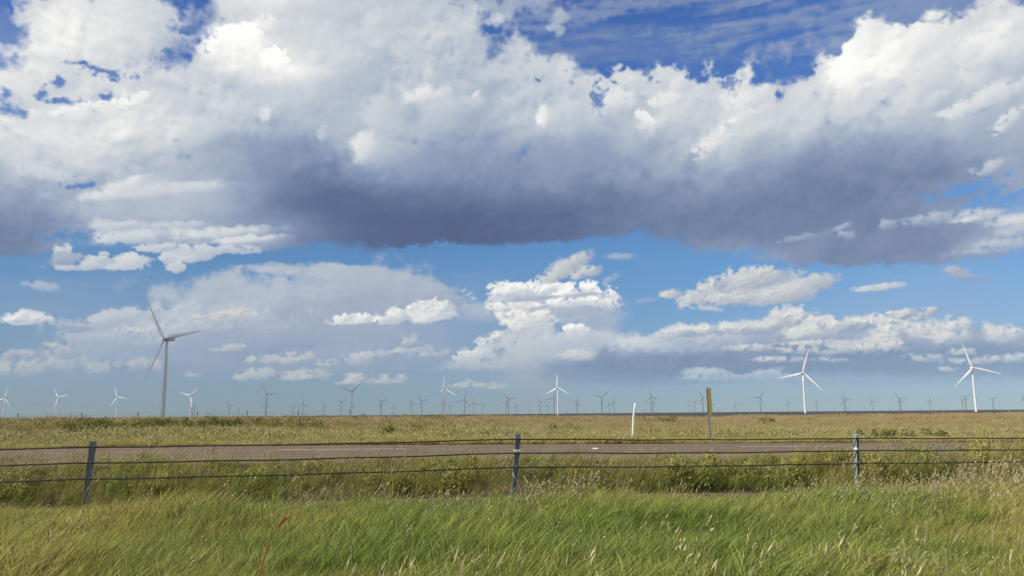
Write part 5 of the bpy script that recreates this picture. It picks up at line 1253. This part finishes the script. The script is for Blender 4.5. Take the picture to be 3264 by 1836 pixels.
scatter('tall_verge_stems', 'tall tan seeding grass mixed into the near side of the barrier', 'tall grass', tall[:5], lay(u, v), sizes(n, .40, .75)*np.clip(.75+.4*vnoise(u, v, 1.3, 48), .4, 1.2)[:, None]*np.clip(.55+.3*(13.6-v), .5, 1)[:, None], RG.normal(0, .6, n), np.clip(.55+.4*vnoise(u, v, 1.1, 49), 0, 1), RG.integers(0, 5, n))
wisps = [to_mesh('seed wisps', seed_stems(rg, 7, .22, .62, .060, .0052, (.34, -.08), 5), MT) for _ in range(4)]
n = 1500; u, v = spots(n, 13.7, 15.2, 3); k = RG.random(n) < np.clip(.22 + .7*vnoise(u, v, 1.6, 58) + .5*np.clip((-u)/4, 0, 1) + .6*np.clip((u-8)/3, 0, 1), .04, 1); u, v = u[k], v[k]; n = len(u)
scatter('seed_wisps', 'thin pale seed stems standing above the roadside growth in front of the asphalt', 'seed stems', wisps, lay(u, v), sizes(n, .6, 1.0)*np.clip(1.15-np.interp(v, PV, PZ)*.9, .5, 1.15)[:, None], RG.normal(0, .6, n), RG.random(n), RG.integers(0, 4, n))
# pale seeding weeds along the far edge of the road
n = 6800; u, v = spots(n, 24.45, 36, 4, 1.4); u2, v2 = spots(2600, 24.36, 25.5, 4); u = np.concatenate([u, u2]); v = np.concatenate([v, v2]); n = len(u)
t = np.clip(1.1*np.exp(-((v-24.5)/.9)**2) + .16 + .5*vnoise(u, v, 3, 51) + .25*np.clip((v-30)/5, 0, 1), 0, 1)
s = sizes(n, .7, 1.25)*np.clip(.45+.35*(v-24.4)/1.5, .45, 1.05)[:, None]*np.clip(1+.3*vnoise(u, v, 2.5, 53), .6, 1.4)[:, None]
scatter('seeding_weeds', 'pale green seeding weeds turning yellow along the far edge of the road', 'weeds', weeds, lay(u, v), s, RG.normal(0, .8, n), t, RG.integers(0, 4, n))
# prairie to the crest of the field
n = 30000; u, v = spots(n, 30, 128, 8, 1.25)
x, y = xy(u, v)
ol = .8*vnoise(u, v*2.2, 26, 61) + .45*vnoise(u, v*1.5, 8, 62) + .42*np.clip((-x-2)/22, -.5, 1)*np.exp(-((v-78)/42)**2)
t = np.clip(.52 - .62*ol + .10*RG.normal(0, 1, n) + .22*np.exp(-((v-50)/9)**2), 0, 1)
keep = (v > 38) | (RG.random(n) < np.clip((v-29)/9, .05, 1)); u, v, t = u[keep], v[keep], t[keep]; n = len(u)
hgt = np.interp(v + 3*vnoise(u, v, 9, 67), [30, 42, 55, 58, 75, 78, 110], [.40, .46, .50, .82, .80, .95, .95])*np.clip(.95 + .22*vnoise(u, v, 9, 63) + .18*vnoise(u, v, 3, 64) + .25*(t < .4), .6, 1.5)
s = sizes(n, .8, 1.2)*hgt[:, None]*np.stack([1+v/120, 1+v/120, np.ones(n)], -1)
pk = np.where((t < .42) & (RG.random(n) < .6), 4+RG.integers(0, 2, n), RG.integers(0, 4, n))
scatter('prairie_grass', 'dry tan and pinkish prairie grass with olive patches reaching to the skyline', 'prairie grass', prairie, lay(u, v), s, RG.normal(0, .8, n), t, pk)

# ---------------------------------------------------------------- single plants
def bush(px, depth, w, h, label, mat, leaf=.09, n=420, tint=.2, dz=0, grp=None):
    o = thing('shrub', spot(px, depth, dz), label, 'shrub', grp)
    g = np.random.default_rng(int(px))
    parts = []
    k = max(5, int(w*6))
    cs = [(g.uniform(-.5, .5)*w, g.uniform(-.35, .35)*w, g.uniform(.3, .75)*h, g.uniform(.16, .34)*min(w, h*1.4)) for _ in range(k)]
    for i in range(n):
        c = cs[g.integers(0, k)]; d = g.normal(size=3); d /= np.linalg.norm(d); p = np.array(c[:3]) + d*c[3]*g.uniform(.55, 1.12)*np.array([1, 1, .9]); p[2] = max(.03, p[2])
        e = g.normal(size=3)+(.3, 0, .4); e /= np.linalg.norm(e); s_ = np.cross(e, g.normal(size=3)); s_ /= np.linalg.norm(s_); L_ = leaf*g.uniform(.6, 1.5)
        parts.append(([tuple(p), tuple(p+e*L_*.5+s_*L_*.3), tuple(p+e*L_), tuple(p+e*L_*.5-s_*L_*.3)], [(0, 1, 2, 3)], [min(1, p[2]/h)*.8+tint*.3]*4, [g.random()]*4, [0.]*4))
    f_ = obj('foliage', to_mesh('foliage', merge(parts), mat), None, o); f_['kind'] = 'stuff'
    st = [tube([(0, 0, -.05), (c[0]*.5, c[1]*.5, c[2]*.55), (c[0], c[1], c[2])], (.022, .014, .006), 5) for c in cs[:9]]
    obj('stem', mesh('stem', *join(*st)), M['wood_grey'], o)
    return o
BUSHES = [
    (2093, 72, 2.6, 1.05, 'round dark bush on the skyline right of the leaning white marker post', MB, 0.1004, 1358),
    (282, 38, 2, 0.85, 'dark green weedy bush behind the top of the left barrier post', MB, 0.0766, 1160),
    (1265, 31, 1.6, 0.55, 'low dark green bush left of the middle barrier post, above the road edge', MB, 0.0717, 1028),
    (800, 54, 6, 0.95, 'large dark olive thicket in the prairie right of the big grey turbine', MB, 0.0878, 2480),
    (640, 55, 6.5, 0.85, 'long olive thicket directly below the cluster of small turbines', MB, 0.0885, 2645),
    (1345, 85, 5.5, 1.05, 'rounded yellow green bush on the prairie crest left of the middle barrier post', MW, 0.1095, 2315),
    (1075, 80, 6, 0.95, 'broad green thicket on the prairie crest between left and middle barrier posts', MB, 0.106, 2480),
    (905, 53, 4.5, 0.85, 'mid green bush next to the large dark olive thicket', MW, 0.0871, 1985),
    (250, 56, 5, 0.75, 'low olive bush on the prairie left of the big grey turbine', MB, 0.0892, 2150),
    (470, 56, 4.5, 0.75, 'olive bush on the prairie below the big grey turbine', MB, 0.0892, 1985),
    (2850, 31, 3, 0.5, 'low dark green weed patch right of the right barrier post, above the road edge', MB, 0.0717, 1490),
    (2440, 74, 1.5, 0.7, 'small green bush on the prairie left of the right barrier post', MB, 0.1018, 995),
    (1780, 40, 2.2, 0.6, 'low green bush above the road between middle barrier post and marker post', MW, 0.078, 1226),
]
for a in BUSHES: bush(*a)

def stalk(px, depth, h, label, lean=.1, leaves=14, leaf=.07):
    """a thin upright weed against the sky"""
    o = thing('tall_weed', spot(px, depth), label, 'weed', 'thin weeds rising above the prairie skyline')
    g = np.random.default_rng(int(px)+1)
    path = [(lean*h*t*t, 0, h*t-.05) for t in np.linspace(0, 1, 6)]
    br = [tube(path, [.014*(1-.7*t) for t in np.linspace(0, 1, 6)], 5)]; tips = []
    for k in range(7):
        t = .45+.55*g.random(); b0 = np.array([lean*h*t*t, 0, h*t]); d = np.array([g.normal(0, .8), g.normal(0, .5), g.uniform(.3, 1)]); d *= .26*h*g.uniform(.5, 1)/np.linalg.norm(d)
        br.append(tube([b0, b0+d*.6+(0, 0, .02), b0+d], (.007, .005, .004), 4)); tips.append(b0+d)
    obj('stem', mesh('stem', *join(*br)), M['wood_grey'], o)
    parts = []
    for k in range(leaves):
        p = tips[k % len(tips)]*(1) + g.normal(0, .05, 3); e = g.normal(size=3); e /= np.linalg.norm(e); s_ = np.cross(e, g.normal(size=3)); s_ /= np.linalg.norm(s_); L_ = leaf*g.uniform(.7, 1.5)
        parts.append(([tuple(p), tuple(p+e*L_*.5+s_*L_*.3), tuple(p+e*L_), tuple(p+e*L_*.5-s_*L_*.3)], [(0, 1, 2, 3)], [.5]*4, [g.random()]*4, [0.]*4))
    lf = obj('leaf_spray', to_mesh('leaf_spray', merge(parts), MB), None, o); lf['kind'] = 'stuff'
for a in (
    (2050, 88, 1.75, 'thin branching weed on the skyline between marker post and a turbine pair'),
    (1935, 95, 1.35, 'thin weed on the skyline left of the white marker post'),
    (1800, 92, 1.45, 'spindly weed beside the foot of the white central turbine'),
    (2332, 90, 1.5, 'thin weed on the skyline right of the yellow sign'),
    (2930, 92, 1.5, 'thin yellowish weed on the skyline right of the right barrier post'),
    (650, 95, 1.7, 'dark thin weed on the left skyline beside the white two-bladed turbine'),
    (2605, 90, 1.35, 'thin weed just right of the big white right-tilted turbine'),
    (1240, 98, 1.4, 'thin weed on the skyline beside a utility pole'),
    (215, 96, 1.5, 'thin weed on the left skyline beside the second turbine'),
    ): stalk(*a)

def leafy_stems(name, px, depth, h, n, label, cat, col, spread=.25, wind=.5, w=.022):
    o = thing(name, spot(px, depth), label, cat); g = np.random.default_rng(int(px)+3)
    lf = obj('leaf_blades', to_mesh('leaf_blades', blades(g, n, spread, h, w, .55, .9, 6, (wind, -.1)), col), None, o); lf['kind'] = 'stuff'
    stq = [tube([(x_, y_, -.05), (x_+wind*.2*h, y_, h*.5), (x_+wind*.5*h, y_, h*.85)], (.008, .006, .004), 5) for x_, y_ in g.normal(0, spread*.5, (5, 2))]
    obj('stem', mesh('stem', *join(*stq)), MAT_STEM, o)
    return o
MAT_STEM = simple('green stems', (.10, .12, .035), (.17, .17, .06), 12, .7)
leafy_stems('broad_leaved_grass', 395, 13.2, .62, 34, 'bright green broad bladed grass clump just right of the left barrier post', 'grass clump', MG)
leafy_stems('broad_leaved_grass', 880, 12.8, .50, 30, 'green broad bladed grass clump leaning over between left and middle barrier posts', 'grass clump', MG)
leafy_stems('reed_clump', 1835, 14.9, .86, 44, 'tall yellow reed clump right of the middle barrier post', 'reeds', leaf_mat('yellow reeds', (.42, .31, .075), (.42, .31, .075), (.52, .36, .12), (.5, .4, .2), .5), .30, .22, .014)
leafy_stems('reed_clump', 2128, 15.1, .72, 16, 'small orange tipped reed clump midway between middle and right barrier posts', 'reeds', leaf_mat('orange reeds', (.36, .25, .065), (.36, .25, .065), (.58, .33, .11), (.5, .4, .2), .6), .16, .25, .014)

st = thing('dry_stalk', spot(862, 6.3), 'single bent orange red dry stalk rising from the green grass near the camera', 'stalk')
obj('stem', mesh('stem', *tube([(-.10, 0, -.1), (-.06, 0, .1), (-.03, 0, .26), (.01, 0, .40), (.07, 0, .53), (.13, 0, .62), (.19, 0, .68)], (.007, .007, .0065, .006, .005, .004, .002), 6), True), M['stalk'], st)
obj('leaf_blade', mesh('leaf_blade', [(.07, 0, .52), (.076, .004, .526), (.13, .01, .60), (.17, .012, .61)], [(0, 1, 2), (0, 2, 3)]), M['stalk'], st)

# =====================================================================  air and high cloud
hz = obj('haze', mesh('haze', *box(-12800, 12800, -12800, 12800, -6, 170)), None, None, kind='stuff', label='thin blue grey haze over the whole plain')
m = bpy.data.materials.new('haze'); m.use_nodes = True; nt = m.node_tree; nt.nodes.clear()
pv = nt.nodes.new('ShaderNodeVolumePrincipled'); pv.inputs['Color'].default_value = (.80, .88, .95, 1); pv.inputs['Density'].default_value = 2.2e-5; pv.inputs['Anisotropy'].default_value = .0
o_ = nt.nodes.new('ShaderNodeOutputMaterial'); nt.links.new(pv.outputs[0], o_.inputs['Volume']); m.cycles.homogeneous_volume = True
hz.data.materials.append(m)

# broken cloud above and to the left of the view, standing between the sun and the far plain
def cloud(cx, cy, cz, rx, ry, rz, n, seed):
    g = np.random.default_rng(seed); bm = bmesh.new()
    for i in range(n):
        a = g.random()*2*math.pi; r = math.sqrt(g.random()); k = g.uniform(.16, .34)*(1.15-.5*r)
        mt = Matrix.Translation((cx+rx*r*math.cos(a)*.9, cy+ry*r*math.sin(a)*.9, cz+rz*g.uniform(-.1, .6)*(1-.6*r))) @ Matrix.Diagonal((rx*k*1.3, ry*k*1.3, rz*.5*g.uniform(.7, 1.2), 1))
        bmesh.ops.create_icosphere(bm, subdivisions=3, radius=1, matrix=mt)
    co = np.array([v.co[:] for v in bm.verts]); s = min(rx, ry)*.35
    d = vnoise(co[:, 0], co[:, 1]+co[:, 2]*.7, s, seed) + .5*vnoise(co[:, 0], co[:, 1]-co[:, 2], s*.4, seed+1)
    for v, q in zip(bm.verts, d): v.co.x += q*s*.25; v.co.y += q*s*.2; v.co.z += q*rz*.12
    me_ = bpy.data.meshes.new('cloud'); bm.to_mesh(me_); bm.free(); me_.polygons.foreach_set('use_smooth', [True]*len(me_.polygons))
    return obj('cloud', me_, M['cloud'], None, kind='structure')
M['cloud'] = simple('cloud', (.84, .84, .85), (.9, .9, .9), .001, 1)
m = bpy.data.materials.new('thin cloud'); m.use_nodes = True; nt = m.node_tree; b = nt.nodes['Principled BSDF']; b.inputs['Base Color'].default_value = (.88, .88, .9, 1); b.inputs['Roughness'].default_value = 1
tb = nt.nodes.new('ShaderNodeBsdfTransparent'); x_ = nt.nodes.new('ShaderNodeMixShader'); x_.inputs[0].default_value = .36
nt.links.new(b.outputs[0], x_.inputs[1]); nt.links.new(tb.outputs[0], x_.inputs[2]); nt.links.new(x_.outputs[0], nt.nodes['Material Output'].inputs['Surface']); M['thin_cloud'] = m
def thin_cloud(cx, cy, cz, rx, ry, rz, seed):
    """a single ragged fleece of cloud the sun half shines through"""
    bm = bmesh.new(); bmesh.ops.create_icosphere(bm, subdivisions=5, radius=1)
    co = np.array([v.co[:] for v in bm.verts])
    d = 1 + .28*vnoise(co[:, 0]+3, co[:, 1]+co[:, 2]*.6, .5, seed) + .14*vnoise(co[:, 0]-co[:, 2], co[:, 1], .2, seed+1)
    for v, q in zip(bm.verts, d): v.co = Vector((cx+v.co.x*q*rx, cy+v.co.y*q*ry, cz+v.co.z*q*rz*(1 if v.co.z > 0 else .4)))
    me_ = bpy.data.meshes.new('cloud'); bm.to_mesh(me_); bm.free(); me_.polygons.foreach_set('use_smooth', [True]*len(me_.polygons))
    return obj('cloud', me_, M['thin_cloud'], None, kind='structure')
def over(px, py, h):     # where a cloud at height h stands whose shadow falls on (px, py)
    k = h/math.tan(SUN_EL); return px + math.sin(SUN_AZ)*k, py + math.cos(SUN_AZ)*k, h
if True:
    thin_cloud(*over(-430, 690, 1700), 480, 380, 150, 71)
    thin_cloud(*over(-540, 2700, 2500), 470, 420, 150, 73)
    cloud(*over(-1000, 7600, 6500), 9500, 4300, 900, 150, 72)
